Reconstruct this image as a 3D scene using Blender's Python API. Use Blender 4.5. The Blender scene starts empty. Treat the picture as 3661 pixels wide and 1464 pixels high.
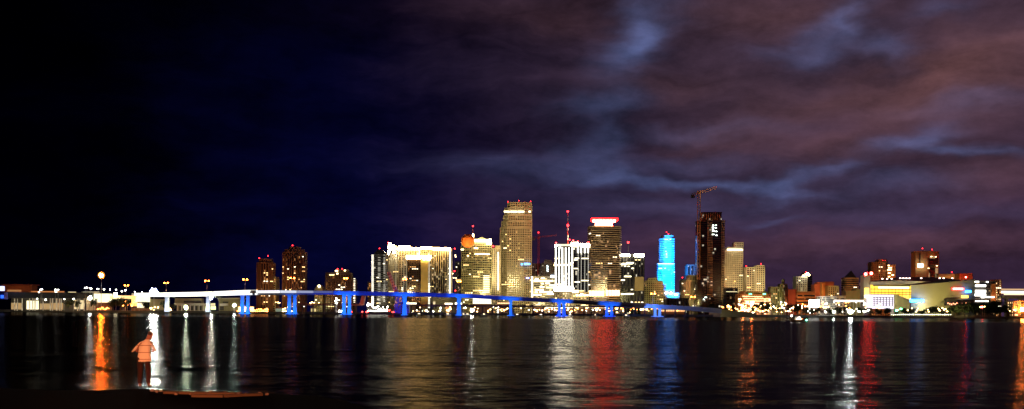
import bpy, bmesh, math, random
from mathutils import Vector, Matrix
random.seed(7)
S = bpy.context.scene
COL = S.collection
PI = math.pi
# ------------------------------------------------------------ camera model
F = 4068.0; CX = 1830.5; HY = 1119.0; ROLL = math.atan(0.0070); CZ = 3.6
cr, sr = math.cos(ROLL), math.sin(ROLL)
def at(px, py, Y):
    u, v = px-CX, HY-py
    return Vector(((u*cr - v*sr)*Y/F, Y, CZ + (u*sr + v*cr)*Y/F))
def L(r, g, b, k=1.0):
    f = lambda c: (c/255/12.92 if c/255 <= .04045 else ((c/255+.055)/1.055)**2.4)
    return (f(r)*k, f(g)*k, f(b)*k)
# ------------------------------------------------------------ materials
MATS = {}
def _new(name):
    m = bpy.data.materials.new(name); m.use_nodes = True
    nt = m.node_tree; b = nt.nodes['Principled BSDF']
    return m, nt, b
def wall(name, col, rough=.8, var=.25, scale=.15, spec=.3, metal=0):
    if name in MATS: return MATS[name]
    m, nt, b = _new(name)
    tc = nt.nodes.new('ShaderNodeTexCoord')
    n = nt.nodes.new('ShaderNodeTexNoise'); n.inputs['Scale'].default_value = scale; n.inputs['Detail'].default_value = 5
    mp = nt.nodes.new('ShaderNodeMapping'); mp.inputs['Scale'].default_value = (1, 1, .35)
    nt.links.new(tc.outputs['Object'], mp.inputs[0]); nt.links.new(mp.outputs[0], n.inputs[0])
    mx = nt.nodes.new('ShaderNodeMix'); mx.data_type = 'RGBA'
    mx.inputs['A'].default_value = (*[c*(1-var) for c in col], 1); mx.inputs['B'].default_value = (*[min(.9, c*(1+var)) for c in col], 1)
    nt.links.new(n.outputs['Fac'], mx.inputs['Factor']); nt.links.new(mx.outputs['Result'], b.inputs['Base Color'])
    b.inputs['Roughness'].default_value = rough; b.inputs['Specular IOR Level'].default_value = spec
    b.inputs['Metallic'].default_value = metal
    MATS[name] = m; return m
def emit(name, col, k, sampling=None):
    if name in MATS: return MATS[name]
    m, nt, b = _new(name)
    b.inputs['Base Color'].default_value = (.1, .1, .1, 1)
    b.inputs['Emission Color'].default_value = (*col, 1); b.inputs['Emission Strength'].default_value = k
    if sampling: m.cycles.emission_sampling = sampling
    MATS[name] = m; return m
def glazing(frac=.08, col=(1, .62, .25), k=1.2, base=(.012, .014, .018), cx=3.1, cz=3.6, fill=.9):
    key = 'glazing %s %s %s %s %s' % (frac, col, k, base, cz)
    if key in MATS: return MATS[key]
    m, nt, b = _new('glazing'); N = nt.nodes.new; K = nt.links.new
    b.inputs['Base Color'].default_value = (*base, 1); b.inputs['Roughness'].default_value = .22
    b.inputs['Specular IOR Level'].default_value = .5
    tc = N('ShaderNodeTexCoord')
    sc = N('ShaderNodeVectorMath'); sc.operation = 'MULTIPLY_ADD'
    sc.inputs[1].default_value = (1/cx, 1/cx, 1/cz); sc.inputs[2].default_value = (.371, .413, .07)
    K(tc.outputs['Object'], sc.inputs[0])
    fl = N('ShaderNodeVectorMath'); fl.operation = 'FLOOR'; K(sc.outputs[0], fl.inputs[0])
    wn = N('ShaderNodeTexWhiteNoise'); K(fl.outputs[0], wn.inputs['Vector'])
    gt = N('ShaderNodeMath'); gt.operation = 'GREATER_THAN'; gt.inputs[1].default_value = 1-frac; K(wn.outputs['Value'], gt.inputs[0])
    # brightness differs from room to room
    sp = N('ShaderNodeSeparateColor'); K(wn.outputs['Color'], sp.inputs[0])
    mr = N('ShaderNodeMath'); mr.operation = 'MULTIPLY_ADD'; mr.inputs[1].default_value = k*.7; mr.inputs[2].default_value = k*.15; K(sp.outputs[1], mr.inputs[0])
    mu = N('ShaderNodeMath'); mu.operation = 'MULTIPLY'; K(gt.outputs[0], mu.inputs[0]); K(mr.outputs[0], mu.inputs[1])
    b.inputs['Emission Color'].default_value = (*col, 1); K(mu.outputs[0], b.inputs['Emission Strength'])
    m.cycles.emission_sampling = 'NONE'
    MATS[key] = m; return m
WARM = (1, .62, .22); WHITE = (1, .93, .78); SOD = (1, .30, .05); CYAN = (.02, .5, 1); BLUE = (.02, .10, 1)
# ------------------------------------------------------------ mesh builder
class MB:
    def __init__(s): s.v = []; s.f = []
    def prism(s, poly, z0, z1):
        n = len(poly); b = len(s.v)
        s.v += [(x, y, z0) for x, y in poly] + [(x, y, z1) for x, y in poly]
        for i in range(n):
            j = (i+1) % n; s.f.append((b+i, b+j, b+n+j, b+n+i))
        s.f.append(tuple(b+n+i for i in range(n))); s.f.append(tuple(b+i for i in reversed(range(n))))
    def hull(s, lo, hi):               # frustum between two rings of equal length
        n = len(lo); b = len(s.v); s.v += [tuple(p) for p in lo] + [tuple(p) for p in hi]
        for i in range(n):
            j = (i+1) % n; s.f.append((b+i, b+j, b+n+j, b+n+i))
        s.f.append(tuple(b+n+i for i in range(n))); s.f.append(tuple(b+i for i in reversed(range(n))))
    def box(s, x0, x1, y0, y1, z0, z1): s.prism([(x0, y0), (x1, y0), (x1, y1), (x0, y1)], z0, z1)
    def obox(s, a, b, w, z0, z1):      # wall along a->b
        d = (Vector(b)-Vector(a)); d.normalize(); n = Vector((-d.y, d.x))*w/2; a = Vector(a); b = Vector(b)
        s.prism([tuple(a-n), tuple(b-n), tuple(b+n), tuple(a+n)], z0, z1)
    def tube(s, a, b, r0, r1=None, n=8):
        r1 = r0 if r1 is None else r1
        a = Vector(a); b = Vector(b); d = (b-a).normalized()
        u = d.orthogonal().normalized(); w = d.cross(u)
        ring = lambda c, r: [c + (u*math.cos(2*PI*i/n) + w*math.sin(2*PI*i/n))*r for i in range(n)]
        s.hull(ring(a, r0), ring(b, r1))
    def sphere(s, c, r, n=8, m=6, sq=1):
        b = len(s.v); c = Vector(c)
        for i in range(1, m):
            t = PI*i/m
            for j in range(n):
                p = 2*PI*j/n
                s.v.append((c.x+r*math.sin(t)*math.cos(p), c.y+r*math.sin(t)*math.sin(p), c.z+r*sq*math.cos(t)))
        s.v.append((c.x, c.y, c.z+r*sq)); s.v.append((c.x, c.y, c.z-r*sq)); T = len(s.v)-2
        for i in range(m-2):
            for j in range(n):
                k = (j+1) % n; s.f.append((b+i*n+j, b+(i+1)*n+j, b+(i+1)*n+k, b+i*n+k))
        for j in range(n):
            k = (j+1) % n; s.f.append((T, b+j, b+k)); q = b+(m-2)*n; s.f.append((T+1, q+k, q+j))
    def quad(s, *p): b = len(s.v); s.v += [tuple(q) for q in p]; s.f.append((b, b+1, b+2, b+3))
    def pbox(s, x0, x1, y0, y1, D, dep):   # box filling a patch of the view at distance D
        a = at(x0, y1, D); c = at(x1, y0, D); s.box(a.x, c.x, D, D+dep, min(at(x0, y1, D).z, at(x1, y1, D).z), max(at(x0, y0, D).z, at(x1, y0, D).z))
    def build(s, name, mat, parent=None, smooth=False):
        o0 = parent_loc(parent)
        me = bpy.data.meshes.new(name)
        me.from_pydata([(x-o0.x, y-o0.y, z-o0.z) for x, y, z in s.v], [], s.f)
        me.materials.append(mat); me.update()
        if smooth: me.polygons.foreach_set('use_smooth', [True]*len(me.polygons))
        o = bpy.data.objects.new(name, me); COL.objects.link(o)
        if parent: o.parent = parent
        return o
def parent_loc(p):
    v = Vector((0, 0, 0))
    while p: v = v + p.location; p = p.parent
    return v
def tag(o, label=None, cat=None, group=None, kind=None):
    if label: o['label'] = label
    if cat: o['category'] = cat
    if group: o['group'] = group
    if kind: o['kind'] = kind
    return o
def thing(name, loc, label, cat, group=None):
    o = bpy.data.objects.new(name, None); COL.objects.link(o); o.location = loc; o.empty_display_size = 1
    return tag(o, label, cat, group)
def spot(loc, tgt, E, col, deg=60, r=.6, blend=.6):
    d = (Vector(tgt)-Vector(loc)); dist = d.length
    l = bpy.data.lights.new('floodlight', 'SPOT'); l.energy = E*4*PI*PI*dist*dist*FK; l.color = col  # no fixture: an unseen spot, mostly added to brighten facades and parts
    l.spot_size = math.radians(deg); l.spot_blend = blend; l.shadow_soft_size = r
    o = bpy.data.objects.new('unseen_spot', l); COL.objects.link(o); o.location = loc
    o.rotation_euler = d.to_track_quat('-Z', 'Y').to_euler(); return o
FK = .30
# ------------------------------------------------------------ common part meshes
def cube_mesh(name, mat):
    m = MB(); m.box(-.5, .5, -.5, .5, -.5, .5); o = m.build(name, mat); me = o.data; bpy.data.objects.remove(o); return me
WIN = [cube_mesh('window_warm', emit('window light warm', (1, .66, .26), 3.2, 'NONE')),
       cube_mesh('window_white', emit('window light white', (1, .88, .6), 4, 'NONE')),
       cube_mesh('window_dim', emit('window light dim', (1, .5, .16), 1.6, 'NONE'))]
_b = MB(); _b.sphere((0, 0, 0), 1, 8, 6); _o = _b.build('beacon', emit('beacon red', (1, .015, .02), 14)); BEACON = _o.data; bpy.data.objects.remove(_o)
def beacon(px, py, D, parent, r=1.1):
    o = bpy.data.objects.new('beacon', BEACON); COL.objects.link(o); o.parent = parent
    o.location = at(px, py, D) - parent_loc(parent); o.scale = (r*.8, r*.8, r*.8)
    return o
def bar(name, x0, x1, y0, y1, D, mat, parent, dep=.6):
    m = MB(); m.pbox(x0, x1, y0, y1, D, dep); return m.build(name, mat, parent)
GZ = 2.4
def inset(poly, d):
    cx = sum(p[0] for p in poly)/len(poly); cy = sum(p[1] for p in poly)/len(poly); out = []
    for x, y in poly:
        v = Vector((x-cx, y-cy)); l = v.length or 1; v *= max(.2, (l-d*1.4)/l); out.append((cx+v.x, cy+v.y))
    return out
def shell(fac, gl, poly, z0, z1, style, fh, bay, top=2.0, t=.38, pw=.36, outset=.7):
    """one storeyed volume: glass core inside slabs and / or piers"""
    gl.prism(inset(poly, outset), z0, z1-.3)
    n = max(1, int((z1-z0-top)/fh))
    if 'b' in style:
        for i in range(n+1): fac.prism(poly, z0+i*fh, z0+i*fh+fh*t)
    if 'p' in style:
        pp = inset(poly, .25)
        for i in range(len(pp)):
            a = Vector(pp[i]); b = Vector(pp[(i+1) % len(pp)]); ln = (b-a).length; k = max(1, round(ln/bay)); d = (b-a)/k
            for j in range(k+1):
                c = a + d*j; h = d.normalized()*bay*pw/2; fac.obox(tuple(c-h), tuple(c+h), 1.0, z0, z1-top+.05)
    if 's' in style: fac.prism(inset(poly, .1), z0, z1-top)
    fac.prism(inset(poly, -.15), z1-top, z1)
def planpoly(plan, D, dep):
    pts = [at(p[0], 960, D+p[1]) for p in plan]
    f = [(p.x, p.y) for p in pts]
    return f + [(f[-1][0]-.001, max(D+dep, f[-1][1]+4)), (f[0][0]+.001, max(D+dep, f[0][1]+4))]
def windows(root, poly, nedge, z0, z1, fh, bay, n, kinds=(0, 0, 1, 2), clump=.35, out=.35, wh=(.62, .36)):
    used = set(); o0 = root.location; edges = []
    for i in range(nedge):
        a = Vector(poly[i]); b = Vector(poly[i+1]); edges.append((a, b, (b-a).length))
    tot = sum(e[2] for e in edges) or 1; tries = 0
    while n > 0 and tries < 900:
        tries += 1
        r = random.random()*tot
        for ei, (a, b, ln) in enumerate(edges):
            if r <= ln: break
            r -= ln
        k = max(1, round(ln/bay)); fl = random.randrange(0, max(1, int((z1-z0)/fh)-1)); j = random.randrange(k); kd = random.choice(kinds)
        run = 1 if random.random() > clump else random.randint(2, 3)
        for q in range(run):
            if j+q >= k or (ei, fl, j+q) in used or n <= 0: continue
            used.add((ei, fl, j+q)); n -= 1
            d = (b-a)/k; c = a + d*(j+q+.5); nn = Vector((d.y, -d.x)).normalized()
            o = bpy.data.objects.new('lit_window', WIN[kd]); COL.objects.link(o); o.parent = root
            p = c + nn*out
            o.location = (p.x-o0.x, p.y-o0.y, z0+fl*fh+fh*.69-o0.z); o.rotation_euler = (0, 0, math.atan2(d.y, d.x))
            o.scale = (bay*wh[0], .5, fh*wh[1])
def tower(name, label, cat, D, plan, yt, style='bp', wm=None, gm=None, fh=3.6, bay=4.0, lit=8, flood=None, dep=25,
          yb=None, top=2.0, kinds=(0, 0, 1, 2), t=.38, pw=.36, tiers=(), roofbox=(), beacons=(), clump=.35, wh=(.62, .36), group=None):
    xm = sum(p[0] for p in plan)/len(plan)
    base = at(xm, 1110, D); z0 = GZ if yb is None else at(xm, yb, D).z
    root = thing(name, (base.x, D+dep/2, z0), label, cat, group)
    fac, gl = MB(), MB()
    poly = planpoly(plan, D, dep); z1 = at(xm, yt, D).z
    shell(fac, gl, poly, z0, z1, style, fh, bay, top, t, pw)
    for tp, ty in tiers:                # upper set-back storeys: (plan, ytop)
        p2 = planpoly(tp, D, dep-2); z2 = at(sum(p[0] for p in tp)/len(tp), ty, D).z
        shell(fac, gl, p2, z1+.01, z2, style, fh, bay, min(top, (z2-z1)*.4), t, pw); z1 = z2
    fac.build('facade', wm, root); gl.build('glazing', gm, root)
    if roofbox:
        rb = MB()
        for (x0, x1, ya) in roofbox:
            a, c = at(x0, ya, D+dep*.35), at(x1, ya, D+dep*.35); zb = at(xm, yt, D).z
            rb.box(a.x, c.x, D+dep*.3, D+dep*.8, zb-.5, c.z)
        rb.build('plant_room', wm, root)
    for (x, y) in beacons:
        bz = at(x, y, D+dep*.5); m = MB(); m.tube((bz.x, bz.y, bz.z-7), (bz.x, bz.y, bz.z), .25, n=5); q = m.build('mast', M_dark, root)
        beacon(x, y, D+dep*.5, root)
    if lit: windows(root, poly, len(plan)-1, z0, at(xm, yt, D).z-top, fh, bay, lit, kinds, clump, wh=wh)
    if flood:  # flood: colour and strength of the added unseen facade spot
        col, E = flood; H = max(30, z1-z0); W = poly[len(plan)-1][0]-poly[0][0]; R = max(H*.9, W*.8, 50)
        spot((base.x-W*.1, D-R, z0+H*.3), (base.x, D+2, z0+H*.5), E, col, deg=min(130, 2.5*math.degrees(math.atan(max(H, W)*.5/R))), r=2)  # unseen spot hung in mid-air before the tower, added to light its facade
    return root
# palette of real surfaces
M_dark = wall('dark steel', (.03, .03, .032), .5)
M_tan = wall('tan stone', (.36, .31, .21), .85)
M_olive = wall('olive stucco', (.30, .28, .16), .85)
M_cream = wall('cream concrete', (.5, .46, .36), .8)
M_white = wall('white painted concrete', (.72, .71, .67), .7, .1)
M_brown = wall('brown precast', (.22, .12, .07), .85)
M_red = wall('red brick', (.30, .08, .045), .9)
M_grey = wall('grey concrete', (.3, .3, .28), .85)
M_dgrey = wall('dark grey concrete', (.07, .065, .06), .85)
M_pblack = wall('black granite', (.02, .02, .022), .3)
M_orange = wall('orange sandstone', (.42, .2, .07), .85)
G_dark = glazing(.05, (1, .6, .25), 1.0)
G_brown = glazing(.06, (1, .42, .12), .9, (.02, .01, .007))
G_hotel = glazing(.22, (1, .72, .36), 1.0, (.03, .03, .022))
G_busy = glazing(.45, (1, .66, .28), 2.6, (.03, .03, .02))
G_black = glazing(.025, (.9, .8, .6), 1.2, (.006, .006, .008))
E_white = emit('rooftop light white', (1, .84, .52), 90)
E_warmbar = emit('light band warm', (1, .7, .32), 9)
E_cool = emit('light band cool', (.75, .95, 1), 8)
# ------------------------------------------------------------ world
w = bpy.data.worlds.new('World'); S.world = w; w.use_nodes = True
nt = w.node_tree; N = nt.nodes.new; K = nt.links.new
bg = nt.nodes['Background']
def M(op, a, b=None, c=None, clamp=False):
    n = N('ShaderNodeMath'); n.operation = op; n.use_clamp = clamp
    for i, x in enumerate((a, b, c)):
        if x is None: continue
        if isinstance(x, (int, float)): n.inputs[i].default_value = x
        else: K(x, n.inputs[i])
    return n.outputs[0]
tc = N('ShaderNodeTexCoord'); sx = N('ShaderNodeSeparateXYZ'); K(tc.outputs['Generated'], sx.inputs[0])
az = M('ARCTAN2', sx.outputs[0], sx.outputs[1]); el = M('ARCSINE', sx.outputs[2])
cb = N('ShaderNodeCombineXYZ'); K(az, cb.inputs[0]); K(el, cb.inputs[1])
def noise(scale, detail, mp=(1, 1, 1), off=(0, 0, 0), rough=.55, vec=None):
    m = N('ShaderNodeMapping'); m.inputs['Scale'].default_value = mp; m.inputs['Location'].default_value = off
    K(vec or cb.outputs[0], m.inputs[0]); n = N('ShaderNodeTexNoise'); n.inputs['Scale'].default_value = scale
    n.inputs['Detail'].default_value = detail; n.inputs['Roughness'].default_value = rough; K(m.outputs[0], n.inputs[0]); return n
wn = noise(9, 4, (1, 2.2, 1)); wv = N('ShaderNodeVectorMath'); wv.operation = 'MULTIPLY_ADD'
sb = N('ShaderNodeVectorMath'); sb.operation = 'SUBTRACT'; K(wn.outputs['Color'], sb.inputs[0]); sb.inputs[1].default_value = (.5, .5, .5)
K(sb.outputs[0], wv.inputs[0]); wv.inputs[1].default_value = (.09, .05, 0); K(cb.outputs[0], wv.inputs[2])
def ang(px, py):
    p = at(px, py, 1000.0) - Vector((0, 0, CZ)); p.normalize(); return math.atan2(p.x, p.y), math.asin(p.z)
def blob(px, py, rx, ry, tilt=0):
    a, e = ang(px, py)
    m = N('ShaderNodeMapping'); m.vector_type = 'TEXTURE'
    m.inputs['Location'].default_value = (a, e, 0); m.inputs['Rotation'].default_value = (0, 0, math.radians(tilt)); m.inputs['Scale'].default_value = (rx/F, ry/F, 1)
    K(wv.outputs[0], m.inputs[0]); l = N('ShaderNodeVectorMath'); l.operation = 'DOT_PRODUCT'; K(m.outputs[0], l.inputs[0]); K(m.outputs[0], l.inputs[1])
    return M('EXPONENT', M('MULTIPLY', l.outputs['Value'], -1.0))
def total(bl):
    acc = None
    for (x, y, rx, ry, amp, tilt) in bl:
        t = M('MULTIPLY', blob(x, y, rx, ry, tilt), amp); acc = t if acc is None else M('ADD', acc, t)
    return acc
blue = total([(2286, 136, 60, 60, 1.0, 0), (2228, 204, 130, 80, .5, 35), (2340, 50, 130, 60, .35, 20), (2150, 379, 160, 40, .55, 8),
    (2150, 490, 75, 60, .45, 0), (2090, 560, 110, 60, .35, 0), (2170, 625, 110, 30, .6, 0), (2430, 641, 230, 18, .9, 0), (2680, 650, 170, 20, .6, 0),
    (2790, 665, 60, 45, .6, 0), (2850, 690, 120, 20, .5, -12), (2946, 612, 130, 22, .75, 4), (2975, 117, 110, 50, .65, 30), (3053, 58, 45, 60, .6, 20),
    (3190, 155, 95, 50, .6, -12), (2840, 184, 120, 26, .35, 0), (3257, 495, 140, 34, .95, 12), (3422, 545, 150, 20, .9, -8), (3218, 670, 210, 40, .4, 0),
    (2480, 575, 240, 35, .3, 0), (2500, 466, 240, 30, .3, 0), (2800, 796, 90, 9, .3, 0), (3480, 370, 220, 26, .35, 0), (3380, 30, 90, 30, .35, 0),
    (1900, 610, 340, 60, .35, 0), (2400, 730, 500, 45, .25, 0), (3200, 780, 600, 40, .15, 0), (1650, 580, 300, 60, .16, 0)])
brown = total([(2975, 340, 300, 70, .7, 12), (3286, 330, 300, 70, .6, 25), (3540, 260, 260, 150, .9, 10), (3560, 640, 200, 70, .5, 0), (2780, 40, 330, 80, .6, 0),
    (2560, 500, 200, 50, .4, 0), (3000, 540, 250, 60, .45, 0), (2700, 880, 700, 50, .3, 0), (3400, 880, 400, 60, .4, 0), (1500, 40, 420, 90, .32, 0), (2400, 300, 260, 60, .35, 0), (2000, 60, 200, 60, .3, 0)])
a1, _ = ang(1150, 500); a2, _ = ang(2900, 500)
band = noise(7, 7, (1, 3.2, 1), (2.1, .4, 0), .6, wv.outputs[0])
azn = M('ADD', az, M('MULTIPLY', M('SUBTRACT', band.outputs['Fac'], .5), .18))
def mr(x, f0, f1, t0=0, t1=1, kind='SMOOTHSTEP'):
    n = N('ShaderNodeMapRange'); n.interpolation_type = kind; K(x, n.inputs['Value'])
    for i, v in enumerate((f0, f1, t0, t1)): n.inputs[i+1].default_value = v
    return n.outputs[0]
side = mr(azn, a1, a2)
# the base tone runs from near black in the west to a lit overcast in the east
def mixc(fac, A, B):
    n = N('ShaderNodeMix'); n.data_type = 'RGBA'
    if isinstance(fac, (int, float)): n.inputs['Factor'].default_value = fac
    else: K(fac, n.inputs['Factor'])
    for s_, c in (('A', A), ('B', B)):
        if isinstance(c, tuple): n.inputs[s_].default_value = (*c, 1)
        else: K(c, n.inputs[s_])
    return n.outputs['Result']
def mulc(c, f):
    n = N('ShaderNodeVectorMath'); n.operation = 'SCALE'; K(f, n.inputs['Scale'])
    if isinstance(c, tuple): n.inputs[0].default_value = c
    else: K(c, n.inputs[0])
    return n.outputs[0]
def addc(a, b):
    n = N('ShaderNodeVectorMath'); n.operation = 'ADD'; K(a, n.inputs[0]); K(b, n.inputs[1]); return n.outputs[0]
a3, _ = ang(60, 400); a4, _ = ang(1500, 400)
low = mr(el, .02, .30, 1, .15)
navy = mixc(mr(azn, a3, a4), L(0, 0, 3), L(4, 5, 40))
navy = mulc(navy, M('ADD', low, .2))
east = mixc(mr(el, .01, .20), L(54, 37, 61), L(58, 43, 58))
basec = mixc(side, navy, east)
fine = noise(34, 8, (1, 1.7, 1), (0, 1, 0), .68)
tex = M('ADD', M('ADD', M('MULTIPLY', band.outputs['Fac'], 2.2), -.58), M('MULTIPLY', fine.outputs['Fac'], .9))
skyc = mulc(basec, tex)
gate = mr(azn, ang(1300, 500)[0], ang(2250, 500)[0], .12, 1)
skyc = addc(skyc, mulc(L(58, 74, 112), M('MULTIPLY', M('MULTIPLY', blue, gate), M('ADD', M('MULTIPLY', band.outputs['Fac'], .9), M('MULTIPLY', fine.outputs['Fac'], .9)))))
skyc = addc(skyc, mulc(L(70, 42, 32), M('MULTIPLY', M('MULTIPLY', brown, gate), tex)))
# the last of the daylight, far below the horizon
nish = N('ShaderNodeTexSky'); nish.sky_type = 'NISHITA'; nish.sun_disc = False
nish.sun_elevation = math.radians(-3); nish.sun_rotation = math.radians(150)
skyc = addc(skyc, mulc(nish.outputs[0], M('MULTIPLY', side, .0015)))
K(skyc, bg.inputs[0]); bg.inputs[1].default_value = 1.0
w.cycles.sampling_method = 'NONE'
sun = bpy.data.lights.new('Sun', 'SUN'); sun.energy = .012; sun.angle = math.radians(8); sun.color = (.8, .85, 1)
so = bpy.data.objects.new('Sun', sun); COL.objects.link(so); so.rotation_euler = (math.radians(60), 0, math.radians(-30))
# ------------------------------------------------------------ camera
cam = bpy.data.cameras.new('Camera'); co = bpy.data.objects.new('Camera', cam); COL.objects.link(co)
cam.sensor_width = 36; cam.lens = 36*F/3661; cam.shift_y = (HY-732)/3661; cam.clip_end = 60000; cam.clip_start = .5
R_, U_ = Vector((cr, 0, sr)), Vector((-sr, 0, cr)); Bk = Vector((0, -1, 0))
co.matrix_world = Matrix(((R_.x, U_.x, Bk.x, 0), (R_.y, U_.y, Bk.y, 0), (R_.z, U_.z, Bk.z, CZ), (0, 0, 0, 1)))
S.camera = co
S.view_settings.view_transform = 'Standard'; S.view_settings.look = 'None'; S.view_settings.exposure = 0; S.view_settings.gamma = 1
# ------------------------------------------------------------ water
m, ntw, b = _new('night water'); NN = ntw.nodes.new; KK = ntw.links.new
b.inputs['Base Color'].default_value = (.0012, .002, .0028, 1); b.inputs['IOR'].default_value = 1.17
g = NN('ShaderNodeNewGeometry')
def wnoise(mp, det=3, rough=.5):
    mm = NN('ShaderNodeMapping'); mm.inputs['Scale'].default_value = mp; KK(g.outputs['Position'], mm.inputs[0])
    n = NN('ShaderNodeTexNoise'); n.inputs['Scale'].default_value = 1; n.inputs['Detail'].default_value = det; n.inputs['Roughness'].default_value = rough
    KK(mm.outputs[0], n.inputs[0]); s = NN('ShaderNodeVectorMath'); s.operation = 'SUBTRACT'; KK(n.outputs['Color'], s.inputs[0]); s.inputs[1].default_value = (.5, .5, .5)
    return s.outputs[0], n
def vsc(v, k):
    n = NN('ShaderNodeVectorMath'); n.operation = 'MULTIPLY'; KK(v, n.inputs[0]); n.inputs[1].default_value = k; return n.outputs[0]
def vadd(a_, b_):
    n = NN('ShaderNodeVectorMath'); n.operation = 'ADD'; KK(a_, n.inputs[0])
    if isinstance(b_, tuple): n.inputs[1].default_value = b_
    else: KK(b_, n.inputs[1])
    return n.outputs[0]
n1, _ = wnoise((.8, 2.6, 1), 4, .55); n2, _ = wnoise((.05, .3, 1), 4); n3, gustn = wnoise((.004, .016, 1), 3)
slope = vadd(vsc(n1, (.9, .46, 0)), vsc(n2, (.16, .26, 0)))
gm_ = NN('ShaderNodeMapRange'); KK(gustn.outputs['Fac'], gm_.inputs[0]); gm_.inputs[1].default_value = .38; gm_.inputs[2].default_value = .62; gm_.inputs[3].default_value = .45; gm_.inputs[4].default_value = 1.2
sc_ = NN('ShaderNodeVectorMath'); sc_.operation = 'SCALE'; KK(slope, sc_.inputs[0]); 
sy_ = NN('ShaderNodeSeparateXYZ'); KK(g.outputs['Position'], sy_.inputs[0])
def rampy(lo_, hi_, a_, b_):
    n = NN('ShaderNodeMapRange'); n.interpolation_type = 'SMOOTHSTEP'; KK(sy_.outputs[1], n.inputs[0])
    for i_, v_ in enumerate((lo_, hi_, a_, b_)): n.inputs[i_+1].default_value = v_
    return n.outputs[0]
calm_ = rampy(560, 760, 1, .34); gs_ = NN('ShaderNodeMath'); gs_.operation = 'MULTIPLY'; KK(gm_.outputs[0], gs_.inputs[0]); KK(calm_, gs_.inputs[1])
KK(gs_.outputs[0], sc_.inputs['Scale'])
nv = vadd(sc_.outputs[0], (0, 0, 1)); nn = NN('ShaderNodeVectorMath'); nn.operation = 'NORMALIZE'; KK(nv, nn.inputs[0])
gl_ = NN('ShaderNodeBsdfGlossy'); gl_.inputs['Roughness'].default_value = .15; gl_.inputs['Color'].default_value = (1, 1, 1, 1); KK(nn.outputs[0], gl_.inputs['Normal']); KK(rampy(560, 760, .17, .06), gl_.inputs['Roughness'])
fr_ = NN('ShaderNodeFresnel'); fr_.inputs['IOR'].default_value = 1.33
fm_ = NN('ShaderNodeMath'); fm_.operation = 'MULTIPLY'; fm_.inputs[1].default_value = .10; KK(fr_.outputs[0], fm_.inputs[0])
mxw = NN('ShaderNodeMixShader'); KK(fm_.outputs[0], mxw.inputs[0]); KK(b.outputs[0], mxw.inputs[1]); KK(gl_.outputs[0], mxw.inputs[2])
b.inputs['Specular IOR Level'].default_value = 0
KK(mxw.outputs[0], ntw.nodes['Material Output'].inputs['Surface'])
WATER = m
mb = MB(); mb.quad((-9000, -60, 0), (9000, -60, 0), (9000, 30000, 0), (-9000, 30000, 0)); tag(mb.build('water', WATER), 'dark rippled bay water streaked with reflected city lights', 'water', kind='structure')
# ------------------------------------------------------------ far land with its sea wall
def shoreY(px): return 1545 + max(0, px-2450)*.28
mb = MB(); xs = [-900, 0, 900, 1400, 1900, 2450, 2800, 3200, 3661, 4300]
fr = [(at(x, 1119, shoreY(x)).x, shoreY(x)) for x in xs]
mb.prism(fr + [(6000, 9000), (-6000, 9000)], -2, GZ)
tag(mb.build('ground', wall('city ground', (.05, .05, .048), .9)), 'dark flat city ground behind the sea wall', 'ground', kind='structure')
mb = MB()
for i in range(len(fr)-1): mb.obox(fr[i], fr[i+1], .9, -1, GZ+.5)
sw = tag(mb.build('sea_wall', wall('sea wall concrete', (.09, .085, .075), .9)), 'low dark concrete sea wall along the far shore', 'sea wall')
# ------------------------------------------------------------ buildings, west to east
C_gold = (1, .77, .33); C_org = (1, .36, .10); C_olv = (1, .84, .30); C_wht = (1, .86, .55)
def curve_roof(root, x0, x1, ye, yc, D, dep, mat, name='roof', n=8):
    a, c = at(x0, ye, D), at(x1, ye, D); zt = at((x0+x1)/2, yc, D).z; z0 = min(a.z, c.z)
    prof = [(a.x+(c.x-a.x)*i/n, z0+(zt-z0)*math.sin(PI*i/n)) for i in range(n+1)]
    m = MB(); b0 = 0; m.v = [(x, D, z) for x, z in prof]+[(x, D+dep, z) for x, z in prof]
    for i in range(n): m.f.append((i, i+1, n+2+i, n+1+i))
    m.f.append(tuple(reversed(range(n+1)))); m.f.append(tuple(range(n+1, 2*n+2)))
    return m.build(name, mat, root)
r = tower('apartment_tower', 'shorter brown condominium tower with curved crown behind the white bridge', 'tower', 1750, [(918, 6), (932, 0), (960, 0), (976, 8)], 938, 'p', M_brown, G_brown, 3.2, 3.6, 16, (C_org, .7), tiers=[([(926, 6), (934, 2), (958, 2), (968, 8)], 925)], beacons=[(927, 924), (958, 916)], t=.3, pw=.5)
r = tower('apartment_block', 'narrow olive block joined to the right side of the shorter brown condominium', 'building', 1760, [(976.5, 0), (986, 0)], 990, 'bp', M_olive, G_brown, 3.2, 3.4, 0, (C_olv, .6))
r = tower('apartment_tower', 'taller brown condominium tower with a stepped curved crown and one red beacon', 'tower', 1750, [(1010, 8), (1026, 0), (1074, 0), (1090, 8)], 900, 'p', M_brown, G_brown, 3.2, 3.6, 30, (C_org, .7), tiers=[([(1018, 8), (1030, 2), (1070, 2), (1082, 8)], 891), ([(1033, 8), (1040, 3), (1060, 3), (1068, 8)], 882)], beacons=[(1046, 878)], t=.3, pw=.5)
r = tower('apartment_building', 'small olive building with a round lit arch top above the bridge', 'building', 1800, [(1126, 0), (1153, 0)], 1034, 'bp', M_olive, G_dark, 3.4, 4, 2, (C_olv, 1.0))
curve_roof(r, 1126, 1153, 1034, 1018, 1800, 24, M_olive); m = MB(); c = at(1141, 1024, 1799); m.tube((c.x, 1799.6, c.z), (c.x, 1798.8, c.z), 2.0, n=14); m.build('arch_lamp', emit('arch lamp', (1, .85, .5), 8), r)
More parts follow.
